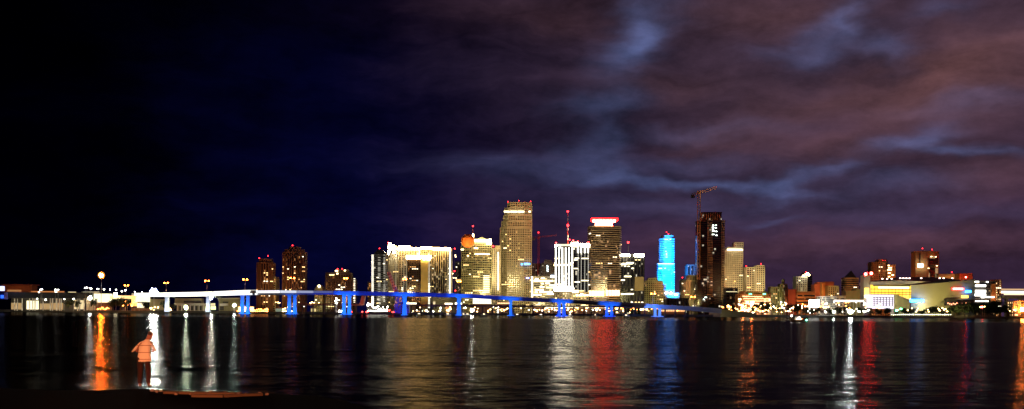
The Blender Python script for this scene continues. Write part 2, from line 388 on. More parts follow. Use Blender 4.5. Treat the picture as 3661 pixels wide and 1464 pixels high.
r = tower('apartment_tower', 'dark stepped tower block with white lit balconies down its right edge', 'tower', 1800, [(1163, 2), (1200, 0), (1262, 0), (1270, 4)], 1000, 'bp', M_dgrey, G_brown, 3.4, 4, 16, (C_org, 1.6), tiers=[([(1164, 2), (1255, 0)], 975), ([(1200, 2), (1242, 0)], 964)], beacons=[(1207, 962), (1223, 962)], kinds=(0, 1, 1))
for i in range(15): bar('balcony', 1264, 1270, 996+i*6, 998.2+i*6, 1799, emit('balcony white', (1, .85, .6), 2.2), r)
bar('lit_window', 1177, 1195, 982, 985, 1799, emit('window light warm b', (1, .7, .3), 4), r)
for (px, py, q) in ((1203, 969, 5), (1206, 979, 3), (1233, 968, 3)): bar('roof_lamp', px-q, px+q, py-2, py+2, 1799, E_warmbar, r)
# dark balcony tower
r = tower('apartment_tower', 'dark tower with glowing white balcony slabs left of the raised orange drawbridge leaf', 'tower', 1950, [(1328, 10), (1338, 2), (1345, 4), (1378, 4), (1388, 10)], 910, 'b', wall('balcony grey', (.16, .16, .15)), G_black, 3.4, 5, 10, (C_wht, .9), t=.22, beacons=[(1357, 889)], kinds=(0, 1))
curve_roof(r, 1335, 1382, 910, 892, 1954, 20, M_pblack, 'dome')
for (xa, xb, k) in ((1328, 1336, 1), (1351, 1360, .35), (1371, 1377, .3)):
    for i in range(41 if k < 1 else 42):
        yy = 912+i*4.35
        if k < 1 and random.random() < .25: continue
        kk = 'balcony light %d' % (k*10 + (20 if yy > 1060 else 0)); bar('balcony', xa, xb, yy, yy+1.9, 1949, emit(kk, (1, .93, .74), (2.4 if k == 1 else .5)*(1.8 if yy > 1060 else 1), 'NONE'), r)
r = tower('apartment_tower', 'faint low dark tower just left of the balcony tower', 'tower', 2100, [(1314, 0), (1327, 0)], 1008, 'b', M_dgrey, G_brown, 3.4, 4, 1, (C_org, .4))
# wide hotel with curved wings
hp = [(1386, 22), (1405, 10), (1425, 3), (1480, 6), (1530, 16), (1560, 8), (1600, 0), (1612, 0)]
r = tower('hotel', 'wide white ribbed hotel with a curved front and white lit roof edge', 'hotel', 2080, hp, 888, 'bp', M_cream, glazing(.12, (1, .75, .4), 1.0, (.02, .02, .016)), 3.3, 4.4, 46, (C_gold, .9), dep=40, t=.26, pw=.42, kinds=(0, 0, 1), clump=.5)
E_hw = emit('hotel roof light', (1, .58, .18), 46)
E_bw = emit('office roof light', (1, .8, .4), 24)
for (xa, xb, ya, yb_) in ((1425, 1466, 880, 894), (1467, 1502, 886, 894), (1504, 1545, 884, 891), (1548, 1610, 886, 896)):
    bar('roof_light', xa, xb, ya, yb_, 2074, E_hw, r, 1)
bar('edge_glow', 1605, 1612, 896, 1050, 2076, emit('edge light', (1, .92, .7), 1.7), r, 2)
bar('edge_glow', 1497, 1501, 894, 915, 2076, emit('edge light', (1, .92, .7), 1.7), r, 2)
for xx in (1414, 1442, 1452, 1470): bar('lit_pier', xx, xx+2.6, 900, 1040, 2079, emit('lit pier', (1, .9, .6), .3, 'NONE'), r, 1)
m = MB(); p0, p1, p2 = at(1386, 896, 2080), at(1388, 869, 2080), at(1426, 884, 2080)
m.v = [(p0.x, 2083, p0.z), (p1.x, 2083, p1.z), (p2.x, 2083, p2.z), (p2.x, 2083, p0.z), (p0.x, 2098, p0.z), (p1.x, 2098, p1.z), (p2.x, 2098, p2.z), (p2.x, 2098, p0.z)]
m.f = [(3, 2, 1, 0), (4, 5, 6, 7), (0, 1, 5, 4), (1, 2, 6, 5), (2, 3, 7, 6), (3, 0, 4, 7)]; m.build('roof_prow', M_cream, r)
for (px, py, q) in ((1390, 884, 4), (1394, 872, 3), (1390, 900, 3), (1388, 910, 2), (1406, 880, 3), (1409, 903, 4)): bar('roof_lamp', px-q, px+q, py-3, py+3, 2075, E_white, r)
beacon(1387, 868, 2079, r, 1.0)
r = tower('office_tower', 'dark square block with a white lit crown and tan pylon standing before the wide hotel', 'tower', 2000, [(1456, 0), (1504, 0)], 929, 'bp', wall('dark brown stone', (.02, .012, .008)), G_brown, 3.4, 4, 26, (C_org, .8), dep=22, kinds=(0, 1, 1, 2), clump=.5)
bar('pylon', 1504, 1531, 928, 1100, 1998, wall('tan pylon', (.42, .34, .14)), r, 24)
spot(at(1518, 1090, 1930), at(1518, 1000, 1998), 1.5, C_olv, 60)
for (xa, xb, ya, yb_) in ((1452, 1504, 914, 927), (1504, 1541, 914, 925), (1512, 1521, 925, 930), (1526, 1538, 925, 931)): bar('crown_light', xa, xb, ya, yb_, 1995, E_hw, r, 1.2)
for i in range(34): bar('balcony', 1531, 1537, 934+i*5, 936.6+i*5, 1999, emit('balcony light 10', (1, .93, .74), 2.4*1, 'NONE') if i > 15 else emit('balcony light 3', (1, .93, .74), .5, 'NONE'), r)
# dark slim tower with beacons between hotel and office
r = tower('office_tower', 'slim black tower with stacked red beacons in the gap right of the wide hotel', 'tower', 2200, [(1629, 0), (1648, 0)], 935, 'bp', M_pblack, G_black, 3.6, 4, 4, None)
m = MB(); q = at(1626, 890, 2195); m.tube((q.x, 2195, GZ), (q.x, 2195, q.z), .8, .3, 6); m.build('antenna', M_dark, r)
beacon(1626, 890, 2195, r, 1.6); beacon(1625, 970, 2195, r, 1.6); beacon(1628, 1040, 2195, r, 1.3)
for (px, py) in ((1628, 913), (1629, 919), (1618, 979), (1622, 994), (1630, 995)): bar('lit_window', px-2, px+2, py-1.5, py+1.5, 2194, E_warmbar, r)
# large office with the orange ball
r = tower('office_tower', 'broad gold office tower carrying a large orange ball on its roof corner', 'tower', 2150, [(1649, 14), (1691, 0), (1758, 6)], 868, 'bp', M_olive, glazing(.07, (1, .7, .25), 1.5, (.008, .008, .006)), 4.4, 4.2, 36, (C_gold, 2.6), dep=34, t=.5, pw=.2, kinds=(0, 0, 1), clump=.6)
bar('roof_light', 1694, 1745, 857, 865, 2145, E_bw, r, 2); bar('roof_light', 1740, 1757, 861, 875, 2144, E_bw, r, 2); bar('roof_light', 1748, 1756, 855, 862, 2144, E_bw, r, 2)
bar('light_row', 1697, 1751, 908, 911, 2149, E_warmbar, r)
for i in range(10): bar('lit_floor', 1728, 1750, 985+i*6.5, 988.2+i*6.5, 2149.5, emit('lit floor', (1, .85, .5), 2.0, 'NONE'), r, 3)
curve_roof(r, 1702, 1742, 860, 849, 2155, 20, M_olive, 'roof_vault')
m = MB(); q = at(1691, 838, 2160); q2 = at(1691, 810, 2160); m.tube((q.x, 2160, at(1691, 868, 2160).z), (q2.x, 2160, q2.z), .8, .4, 6); m.build('antenna', M_red, r)
beacon(1691, 809, 2160, r, 1.8); bar('roof_lamp', 1689, 1694, 837, 850, 2146, E_bw, r); beacon(1763, 881, 2155, r, 1.8)
for (px, py, q) in ((1651, 867, 2), (1672, 840, 3), (1653, 893, 5), (1673, 915, 3), (1702, 888, 7)): bar('roof_lamp', px-q, px+q, py-2, py+2, 2143, E_warmbar, r)
m = MB(); m.sphere(at(1673, 862, 2140), 12.9, 24, 16)
tag(m.build('orange_ball', wall('orange ball', (.85, .22, .035), .7, .08), smooth=True), 'giant glowing orange ball perched on the roof of the gold office tower', 'ball')
spot(at(1680, 1000, 2060), at(1673, 866, 2140), 4.6, (1, .6, .3), 22)
r = tower('office_tower', 'narrow tan tower with a dotted white light line between two gold office towers', 'tower', 2200, [(1756, 0), (1788, 4)], 888, 'bp', M_tan, G_dark, 3.8, 4, 4, (C_gold, 1.5), tiers=[([(1770, 0), (1788, 4)], 880)])
for i in range(30): bar('line_light', 1779, 1783, 902+i*4.6, 904.8+i*4.6, 2196, emit('line light', (1, .92, .7), 4, 'NONE'), r)
# tallest stepped tower
r = tower('office_tower', 'tallest tower in the skyline, gold gridded with a stepped left shoulder and three red beacons', 'tower', 2300, [(1787, 12), (1812, 0), (1874, 0), (1900, 8)], 812, 'bp', M_tan, glazing(.07, (1, .75, .32), 1.2, (.006, .006, .005)), 4.6, 4.6, 20, (C_gold, 2.5), dep=44, t=.42, pw=.4, kinds=(0, 0, 1),
          tiers=[([(1792, 12), (1814, 0), (1874, 0), (1900, 8)], 790), ([(1798, 12), (1816, 0), (1874, 0), (1900, 8)], 768), ([(1802, 12), (1818, 0), (1874, 0), (1900, 8)], 742), ([(1813, 10), (1824, 0), (1874, 0), (1900, 8)], 723)],
          beacons=[(1816, 722), (1855, 718), (1897, 721), (1876, 806)])
for (xa, xb) in ((1802, 1822), (1824, 1850), (1852, 1874), (1890, 1897)): bar('light_row', xa, xb, 755, 759.5, 2296, emit('light row', (1, .85, .5), 6), r)
bar('blue_sign', 1874, 1895, 942, 947, 2296, emit('blue sign', (.05, .35, 1), 9), r); bar('blue_sign', 1863, 1868, 943, 948, 2296, emit('blue sign', (.05, .35, 1), 9), r)
bar('blue_sign', 1881, 1892, 993, 997, 2296, emit('violet sign', (.3, .35, 1), 6), r)
# buildings under construction behind
r = tower('unfinished_tower', 'dark reddish building shell behind the banded low offices', 'tower', 2500, [(1896, 0), (1932, 0)], 943, 'bp', M_dgrey, G_black, 4, 5, 0, (C_org, .5))
r = tower('unfinished_tower', 'black ragged topped building shell with a column of white lamps', 'tower', 2450, [(1930, 0), (1988, 0)], 955, 'bp', M_pblack, G_black, 4, 5, 0, (C_olv, .7), tiers=[([(1936, 2), (1980, 2)], 940), ([(1946, 2), (1972, 2)], 930)])
for i in range(6): bar('work_lamp', 1955+i % 2, 1959+i % 2, 950+i*4, 952+i*4, 2446, E_cool, r)
r = tower('office_block', 'low wide office block with bright horizontal bands and a dotted light column', 'building', 2060, [(1900, 0), (1984, 0)], 988, 'b', M_tan, glazing(.35, (1, .75, .35), 2.2, (.03, .03, .02), 4, 4), 4.0, 5, 0, (C_gold, 2.2), t=.5)
for i in range(15): bar('line_light', 1899, 1905, 990+i*5, 993+i*5, 2056, emit('line light', (1, .92, .7), 4, 'NONE'), r)
for (xa, xb, y) in ((1908, 1978, 1003), (1912, 1926, 997), (1934, 1948, 994), (1950, 1966, 1012), (1936, 1944, 1013), (1952, 1984, 1027), (1930, 1946, 1025), (1964, 1984, 1019), (1914, 1944, 1035), (1928, 1976, 1043), (1912, 1922, 1044), (1956, 1984, 1050), (1906, 1936, 1053), (1978, 1984, 985)):
    bar('lit_floor', xa, xb, y, y+3.6, 2058, emit('lit floor bright', (1, .86, .55), 4.5, 'NONE'), r)
bar('blue_sign', 1969, 1984, 985, 992, 2055, emit('pale blue sign', (.6, .75, 1), 9), r)
# tower crane
def crane(label, x, ytop, ybase, jl, jr, jy0, jy1, D, mat, red=True):
    b0 = at(x, ybase, D); t0 = at(x, ytop, D); r = thing('tower_crane', (b0.x, D, b0.z), label, 'crane', None)
    def lattice(mm, p, q, wd, seg):
        p, q = Vector(p), Vector(q); d = (q-p).normalized(); u = Vector((0, 1, 0)); v = d.cross(u).normalized()
        cs = [u*sx*wd+v*sy*wd for sx, sy in ((-1, -1), (1, -1), (1, 1), (-1, 1))]
        for c in cs: mm.tube(p+c, q+c, wd*.22, n=4)
        for i in range(seg):
            a = p+(q-p)*i/seg; e = p+(q-p)*(i+1)/seg
            for k in range(4): mm.tube(a+cs[k], e+cs[(k+1) % 4], wd*.14, n=4)
    m = MB(); lattice(m, (b0.x, D, b0.z), (b0.x, D, t0.z), 1.8 if red else 2.3, 24); m.build('mast', mat, r)
    m = MB(); a = at(jl, jy0, D); e = at(jr, jy1, D); lattice(m, a, e, 1.1 if red else 1.9, 16); m.build('jib', mat, r)
    m = MB(); a = at(jl, jy0, D); m.box(a.x-2, a.x+5, D-2, D+2, a.z-6, a.z); m.build('counterweight', M_dgrey, r)
    m = MB(); cz = at(x, (jy0+jy1)/2+3, D); m.box(cz.x-2, cz.x+2, D-2, D+2, cz.z-4, cz.z); m.build('cab', mat, r)
    if red: beacon(x, ytop, D, r, 1.8)
    return r
M_crr = wall('red crane paint', (.35, .04, .03), .6); M_cry = wall('ochre crane paint', (.42, .24, .08), .6)
crane('thin red tower crane behind the dark building shell', 1925, 832, 1000, 1905, 1990, 850, 842, 2500, M_crr)
spot(at(1925, 1100, 2350), at(1925, 900, 2500), 1.0, (1, .4, .3), 40)
# white striped tower
r = tower('office_tower', 'black tower with blazing white vertical light strips and a red and white mast', 'tower', 2000, [(1983, 10), (2050, 0), (2106, 12)], 878, 'b', M_pblack, G_black, 3.8, 5, 12, (C_wht, .35), dep=36, t=.12, kinds=(1, 0), clump=.8, wh=(1.0, .4))
stm = emit('light strip', (1, .93, .75), 9); stm2 = emit('light strip dim', (1, .95, .8), 1.3); pp = planpoly([(1983, 10), (2050, 0), (2106, 12)], 2000, 36)
for i in range(6):
    x = 1987+i*11.8; f = (x-1983)/67; Y = 2010-10*f-1.5
    m = MB(); a = at(x, 886, Y); c = at(x, 1022, Y); wt = 1.0; m.hull([(c.x-wt, Y, c.z), (c.x+wt, Y, c.z), (c.x+wt, Y+1, c.z), (c.x-wt, Y+1, c.z)], [(a.x-wt*.75, Y, a.z), (a.x+wt*.75, Y, a.z), (a.x+wt*.75, Y+1, a.z), (a.x-wt*.75, Y+1, a.z)])
    c2 = at(x, 1022, Y); c3 = at(x+1, 1034, Y); m.hull([(c3.x-3.4, Y, c3.z), (c3.x+3.4, Y, c3.z), (c3.x+3.4, Y+1, c3.z), (c3.x-3.4, Y+1, c3.z)], [(c2.x-wt, Y, c2.z), (c2.x+wt, Y, c2.z), (c2.x+wt, Y+1, c2.z), (c2.x-wt, Y+1, c2.z)])
    m.build('light_strip', stm, r)
for i, x in enumerate((2067, 2078, 2091, 2103)):
    f = (x-2050)/56; bar('light_strip', x-.9, x+.9, 886, 1045, 2000+12*f-2, stm2, r, 1)
    bar('light_strip', x-1.6, x+1.6, 880, 905, 2000+12*f-2.6, stm, r, 1)
bar('base_light', 1982, 2047, 1026, 1041, 1997, emit('base light', (1, .88, .62), 170), r, 3)
bar('crown_light', 1984, 2044, 874, 880, 1998, emit('crown warm', (1, .8, .5), 1.6), r, 2)
bar('crown_light', 2043, 2066, 868, 882, 1996, E_white, r, 2); bar('crown_light', 2066, 2108, 872, 884, 2006, E_white, r, 2); bar('crown_light', 1984, 1990, 877, 884, 1994, emit('corner lamp', (1, 1, .9), 160), r, 1)
for (xa, xb, y) in ((1980, 1996, 949), (2000, 2030, 948), (2034, 2048, 946), (1982, 1990, 942)): bar('lit_floor', xa, xb, y-2, y+1.6, 1993, emit('light band warm', (1, .7, .32), 9), r, 1)
for (xa, xb, y) in ((2080, 2104, 925), (2055, 2070, 924), (2052, 2066, 961), (2054, 2074, 1009), (2078, 2104, 1004), (2045, 2054, 891), (2053, 2065, 930)): bar('lit_floor', xa, xb, y-1.5, y+1.2, 1996, emit('lit floor bright', (1, .86, .55), 4.5, 'NONE'), r, 1)
m = MB(); Y = 2015; zb = at(2030, 876, Y).z; zt = at(2030, 757, Y).z; zs = [zb+(zt-zb)*i/7 for i in range(8)]
ant = m; x_ = at(2030, 820, Y).x
m.tube((x_, Y, zs[0]), (x_, Y, zs[7]), 1.25, .45, 6)
am = m.build('antenna_mast', wall('mast red', (.5, .04, .03), .6), r); m = MB()
for i in range(1, 7, 2):
    m = MB(); m.tube((x_, Y, zs[i]), (x_, Y, zs[i+1]), 1.4-.12*i, 1.4-.12*(i+1), 6); m.build('mast_band', M_white, am)
spot(at(2030, 885, 1975), at(2030, 800, Y), .8, (1, .6, .5), 40)
beacon(2030, 757, 2012, r, 2.2); beacon(2030, 806, 2012, r, 2.6)
for (px, py) in ((1988, 869), (2037, 858), (2049, 860), (2066, 865), (2104, 867)): beacon(px, py, 2000, r, 1.6)
r2 = tower('office_block', 'gold lit low block at the foot of the white striped tower', 'building', 1960, [(1983, 0), (2048, 0), (2106, 0)], 1044, 'bp', M_tan, G_busy, 4, 4.4, 12, (C_gold, 2.6), dep=20)
bar('sign_panel', 2046, 2068, 1038, 1048, 1955, emit('sign cream', (1, .8, .45), 4), r2)
for (px, q) in ((2063, 4), (2080, 5), (2100, 4), (2075, 4), (2090, 4)): bar('lit_window', px-q, px+q, 1058-q % 3*4, 1063-q % 3*4, 1955, E_warmbar, r2)
# brown tower with red crown
r = tower('office_tower', 'brown horizontally ribbed tower topped by a blazing red and white crown', 'tower', 2100, [(2103, 18), (2112, 2), (2172, 0), (2215, 6), (2221, 18)], 808, 'b', wall('ribbed brown precast', (.34, .24, .16)), glazing(.04, (1, .6, .3), 1.3, (.012, .008, .006), 4, 3.9), 3.95, 4.5, 24, (C_gold, 2.3), dep=46, t=.4, kinds=(0, 1), clump=.7)
for (xa, xb, ya, yb_) in ((2104, 2160, 1040, 1060), (2166, 2216, 1038, 1058)): 
    for k in range(5): bar('lobby_window', xa+(xb-xa)*k/5+.8, xa+(xb-xa)*(k+1)/5-.8, ya, yb_, 2097, emit('lobby window', (1, .62, .28), 5), r, 1)
Y = 2112; lo = [at(x, 808, Y) for x in (2130, 2190)]; hi = [at(x, 791, Y) for x in (2118, 2206)]
m = MB(); m.hull([(lo[0].x, Y, lo[0].z), (lo[1].x, Y, lo[0].z), (lo[1].x, Y+24, lo[0].z), (lo[0].x, Y+24, lo[0].z)], [(lo[0].x+1, Y, hi[0].z), (lo[1].x-1, Y, hi[0].z), (lo[1].x-1, Y+24, hi[0].z), (lo[0].x+1, Y+24, hi[0].z)])
m.build('crown', emit('crown glow', (1, .06, .03), 135), r)
m = MB(); m.box(hi[0].x-1.5, hi[1].x+1.5, Y-5, Y+28, hi[0].z+1.2, at(2160, 781, Y).z); m.build('crown_rim', emit('crown rim', (1, .004, .004), 16), r)
for k in range(7):
    x = 2124+k*12; bar('crown_lamp', x-4.5, x+4.5, 787, 795, Y-6, emit('crown lamp', (1, .10, .05), 100), r, 1)
# twin dark tower
r = tower('office_tower', 'dark glass tower with two white roof bars right of the ribbed brown tower', 'tower', 2150, [(2216, 6), (2266, 6), (2268, 0), (2303, 0)], 908, 'p', M_pblack, G_black, 4.0, 6, 14, (C_olv, .35), dep=34, kinds=(1, 0), clump=.7)
bar('roof_light', 2219, 2252, 910, 917, 2149, E_white, r, 2); bar('roof_light', 2268, 2302, 910, 918, 2146, E_white, r, 2)
for (xa, xb, y) in ((2212, 2240, 946), (2240, 2266, 940), (2224, 2262, 943), (2232, 2257, 989), (2216, 2234, 1002), (2220, 2252, 1052), (2240, 2266, 1051), (2258, 2266, 960)): bar('lit_floor', xa, xb, y-1.5, y+2, 2147, emit('lit floor bright', (1, .86, .55), 4.5, 'NONE'), r, 1)
bar('lower_panel', 2269, 2302, 990, 1040, 2147, wall('beige panel', (.3, .24, .13)), r, 2); spot(at(2285, 1110, 2060), at(2285, 1010, 2147), 1.1, C_gold, 40)
m = MB(); q = at(2246, 868, 2165); m.tube((q.x, 2165, at(2246, 908, 2165).z), (q.x, 2165, q.z), .7, .3, 6); m.build('antenna', M_dark, r); beacon(2246, 867, 2165, r, 2.3)
r = tower('office_block', 'mid height olive block with stepped right roofline beside the dark twin tower', 'building', 2200, [(2303, 0), (2372, 4)], 1004, 'bp', M_olive, G_dark, 3.8, 4, 10, (C_olv, 1.2), tiers=[([(2318, 0), (2352, 0)], 996)], kinds=(0, 1))
# cyan tower
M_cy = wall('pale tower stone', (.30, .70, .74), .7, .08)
cyp = [(2358, 10), (2372, 0), (2400, 0), (2411, 6)]
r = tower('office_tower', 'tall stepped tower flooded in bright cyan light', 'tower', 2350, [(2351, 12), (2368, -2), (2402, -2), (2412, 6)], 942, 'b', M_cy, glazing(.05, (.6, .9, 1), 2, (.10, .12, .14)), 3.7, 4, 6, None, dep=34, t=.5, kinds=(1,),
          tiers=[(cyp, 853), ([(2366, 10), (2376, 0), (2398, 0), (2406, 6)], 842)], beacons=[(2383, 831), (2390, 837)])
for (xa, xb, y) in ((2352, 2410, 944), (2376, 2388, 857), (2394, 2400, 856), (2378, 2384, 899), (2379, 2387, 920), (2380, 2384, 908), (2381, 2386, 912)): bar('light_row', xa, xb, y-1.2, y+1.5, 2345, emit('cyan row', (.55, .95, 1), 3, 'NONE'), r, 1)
bp = at(2382, 1060, 2350)
for dx, E, zz in ((-22, 85, 30), (18, 120, 30), (0, 34, 90)):
    spot((bp.x+dx, 2350-62, zz), (bp.x+dx*.3, 2352, 62 if zz < 60 else 130), E, (.0, .20, 1), 80, 1.5)
spot((bp.x, 2350-140, 20), (bp.x, 2352, 120), 24, (0, .24, 1), 44, 1.5)
r = tower('office_block', 'low dark stepped block with a row of lamps below the cyan tower', 'building', 2250, [(2366, 0), (2440, 0)], 1048, 'bp', M_dgrey, G_dark, 3.8, 4, 4, (C_org, .7), tiers=[([(2366, 0), (2412, 0)], 1036), ([(2366, 0), (2384, 0)], 1018)])
for px, py in ((2382, 1048), (2398, 1049), (2415, 1053), (2434, 1050), (2459, 1041)): bar('roof_lamp', px-3.5, px+3.5, py-2.4, py+2.4, 2245, E_white, r)
r = tower('office_block', 'long black waterfront hall in front of the cyan tower district', 'building', 1850, [(2384, 0), (2462, 0)], 1066, 'p', M_pblack, G_black, 4, 6, 0, None)
r = tower('apartment_tower', 'slim dark block with a red beacon left of the unfinished tower', 'tower', 2200, [(2437, 0), (2451, 0)], 1000, 'bp', M_dgrey, G_dark, 3.6, 4, 3, (C_org, .6), beacons=[(2440, 993)])
r = tower('apartment_tower', 'narrow pale blue topped tower peeking out behind the olive block', 'tower', 2400, [(2457, 0), (2482, 0)], 947, 'p', wall('blue white panels', (.12, .07, .05)), G_black, 3.6, 6, 0, ((.6, .75, 1), 2.2))
r = tower('apartment_block', 'olive stone block with ribbed front beside the unfinished tower', 'building', 2200, [(2449, 0), (2498, 0)], 1003, 'p', M_olive, G_dark, 3.6, 3, 8, (C_olv, 1.5), tiers=[([(2460, 0), (2498, 0)], 984)], beacons=[(2488, 938)])
# unfinished tall tower and its crane
r = tower('unfinished_tower', 'tall unfinished reddish black concrete tower under a tower crane', 'tower', 2150, [(2494, 8), (2534, 4), (2536, 0), (2586, 0), (2592, 8)], 788, 'b', wall('raw concrete', (.03, .010, .006)), G_black, 3.6, 4.4, 0, (C_org, .9), dep=40, t=.2,
          tiers=[([(2508, 6), (2536, 2), (2580, 2)], 758)])
cm = wall('tan slab edges', (.26, .2, .12))
for (xa, xb, y0) in ((2530, 2548, 788), (2580, 2591, 790)):
    m = MB()
    for i in range(46): m.pbox(xa, xb, y0+i*6, y0+2.4+i*6, 2147, 3)
    m.pbox(xa-.5, xa+1.2, y0, 1072, 2147.2, 3); m.build('balcony_stack', cm, r)
m = MB()
for i in range(0, 9): m.pbox(2508+i*8, 2510+i*8, 762, 787, 2149, 3)
m.build('roof_frame', M_orange, r)
for (px, py, q) in ((2550, 806, 3), (2560, 806, 2), (2549, 813, 3), (2559, 815, 3), (2549, 820, 3), (2551, 827, 4), (2561, 828, 3), (2550, 839, 4), (2562, 842, 3), (2523, 1064, 4), (2516, 1071, 2)): bar('work_lamp', px-q, px+q, py-1.3, py+1.3, 2146, emit('work light', (.85, 1, .9), 6), r)
crane('ochre tower crane with raised jib above the tall unfinished tower', 2497, 682, 1000, 2474, 2562, 697, 671, 2135, M_cry, red=False)
spot(at(2520, 1090, 1990), at(2530, 672, 2135), 2.6, (1, .55, .25), 9)
r = tower('apartment_tower', 'beige gridded tower with a boxy lit penthouse right of the unfinished tower', 'tower', 2200, [(2592, 0), (2656, 6)], 896, 'bp', M_cream, glazing(.06, (1, .7, .35), .9, (.03, .028, .02)), 3.9, 3.8, 8, (C_gold, 1.9), t=.45, pw=.4, dep=30, tiers=[([(2600, 2), (2657, 5)], 884), ([(2626, 2), (2657, 5)], 866)], kinds=(0, 1))
bar('light_row', 2600, 2655, 891, 896, 2195, emit('light row', (1, .85, .5), 6), r)
r = tower('apartment_block', 'plain windowless olive slab behind the twin balcony towers', 'building', 2250, [(2644, 0), (2674, 0)], 956, 's', M_olive, G_dark, 3.8, 4, 0, (C_olv, .8), beacons=[(2668, 952)])
r = tower('apartment_tower', 'lower cream balcony block with scalloped front', 'tower', 2180, [(2670, 0), (2706, 3)], 955, 'bp', M_cream, G_dark, 3.6, 4.4, 8, (C_gold, 1.4), t=.35, pw=.3, kinds=(1, 0))
r = tower('apartment_tower', 'taller cream balcony tower with rounded bays and a red beacon', 'tower', 2170, [(2705, 0), (2734, 3)], 949, 'bp', M_cream, G_dark, 3.6, 4.4, 7, (C_gold, 1.8), t=.42, pw=.3, beacons=[(2721, 944)], kinds=(1, 0))
r = tower('office_block', 'dark glass box with one lit cornice line left of the orange hotel', 'building', 2000, [(2596, 0), (2638, 0)], 1030, 'bp', M_dgrey, G_dark, 6, 8, 0, (C_org, .7), t=.12, pw=.1)
bar('light_row', 2596, 2636, 1043, 1044.5, 1998, emit('line light dim', (1, .85, .5), 1.5, 'NONE'), r)
# long orange hotel on the waterfront
r = tower('hotel', 'long low hotel with glowing orange balcony floors and two green rooftop signs', 'hotel', 1930, [(2640, 0), (2756, 0)], 1052, 'bp', M_orange, glazing(.4, (1, .5, .2), 2.4, (.03, .02, .01), 4, 3.4), 3.4, 4, 30, (C_org, 3.0), tiers=[([(2650, 4), (2745, 4)], 1046)], kinds=(0, 1, 1))
for (xa, xb, y) in ((2655, 2725, 1060), (2658, 2770, 1068), (2662, 2768, 1076), (2655, 2720, 1084), (2700, 2760, 1090)): bar('lit_floor', xa, min(xb, 2755), y, y+1.8, 1927, emit('lit floor orange', (1, .6, .28), 3.0), r, 1)
for px in (2683, 2733): bar('green_sign', px-5, px+5, 1050, 1054, 1926, emit('green sign', (.08, 1, .45), 6), r)
for px, py, q in ((2645, 1071, 5), (2672, 1081, 5), (2690, 1080, 7), (2688, 1088, 6)): bar('lobby_light', px-q, px+q, py-3, py+3, 1925, emit('lobby glow', (1, .7, .3), 6), r)
# olive domed building
r = tower('office_building', 'olive stepped building with a small cupola lantern', 'building', 2050, [(2756, 4), (2796, 4), (2796.5, 0), (2817, 0)], 1026, 'bp', M_olive, glazing(.2, (1, .85, .4), 1.0, (.03, .03, .015)), 3.6, 4, 4, (C_olv, 2.0), tiers=[([(2790, 4), (2815, 4)], 1015)])
m = MB(); q = at(2800, 1015, 2062); m.tube((q.x, 2062, q.z-1), (q.x, 2062, q.z+5), 3, n=8); m.sphere((q.x, 2062, q.z+6), 3.0, 10, 6); m.build('cupola', M_olive, r)
r = tower('office_building', 'plain red brick building right of the cupola building', 'building', 2000, [(2818, 0), (2850, 0)], 1035, 's', M_red, G_brown, 3.6, 4, 0, (C_org, 1.6))
r = tower('office_building', 'orange banded low building below the grey and black pair of towers', 'building', 1990, [(2851, 0), (2916, 0)], 1043, 'b', M_orange, G_brown, 6, 4, 4, (C_org, 1.7), t=.55, kinds=(1,))
r = tower('office_tower', 'grey gridded tower with pale lit windows next to a black tower', 'tower', 2200, [(2847, 0), (2886, 0)], 988, 'bp', M_grey, glazing(.2, (.9, 1, .7), .8), 3.6, 4, 9, (C_olv, 1.1), kinds=(1, 0))
r = tower('office_tower', 'black glass tower with slanted roof lamps behind the grey gridded tower', 'tower', 2230, [(2868, 4), (2888, 0), (2905, 6)], 983, 'b', M_pblack, G_black, 3.6, 4, 2, (C_olv, .3), tiers=[([(2874, 4), (2898, 2)], 976)], beacons=[(2881, 973)])
for px, py in ((2873, 987), (2884, 981), (2888, 978), (2891, 984)): bar('roof_lamp', px-3, px+3, py-1.5, py+1.5, 2193, E_white, r)
r = tower('apartment_building', 'dark red stepped building left of the orange lit slab', 'building', 2200, [(2912, 0), (2940, 0)], 1018, 's', M_red, G_brown, 3.6, 4, 0, (C_org, .9), tiers=[([(2922, 0), (2938, 0)], 1010)])
r = tower('apartment_building', 'narrow slab glowing orange between dark red buildings', 'building', 2190, [(2938, 0), (2951, 0)], 1010, 's', M_orange, G_brown, 3.6, 4, 3, (C_org, 2.6), kinds=(0,))
r = tower('apartment_building', 'dark red flat roofed building behind the orange slab', 'building', 2260, [(2951, 0), (2982, 0)], 1008, 's', M_red, G_brown, 3.6, 4, 0, (C_org, .8))
r = tower('apartment_building', 'olive block with three lit windows left of the pyramid roofed tower', 'building', 2180, [(2962, 0), (3000, 0)], 1022, 'bp', M_olive, G_dark, 3.6, 4, 4, (C_olv, 1.2), kinds=(1,))
r = tower('pavilion', 'curved white ringed low building beside the bright screen', 'building', 1900, [(2926, 8), (2935, 2), (2958, -3), (2981, 2), (2992, 8)], 1060, 'b', M_white, glazing(.3, (1, .8, .4), 1.4), 3.4, 4, 4, (C_wht, 1.8), t=.45)
m = MB(); m.pbox(2893, 2929, 1073, 1100, 1880, 1); scr = m
s_ = thing('display_screen', at(2911, 1118, 1880)*1, 'large blank blazing white screen by the curved white building', 'screen'); s_.location.z = GZ
m.build('screen_panel', emit('screen white', (1, 1, .92), 12), s_); m = MB()
for px in (2898, 2924): q = at(px, 1100, 1881); m.box(q.x-.4, q.x+.4, 1880.2, 1881.2, GZ, q.z)
m.build('stand', M_dark, s_)
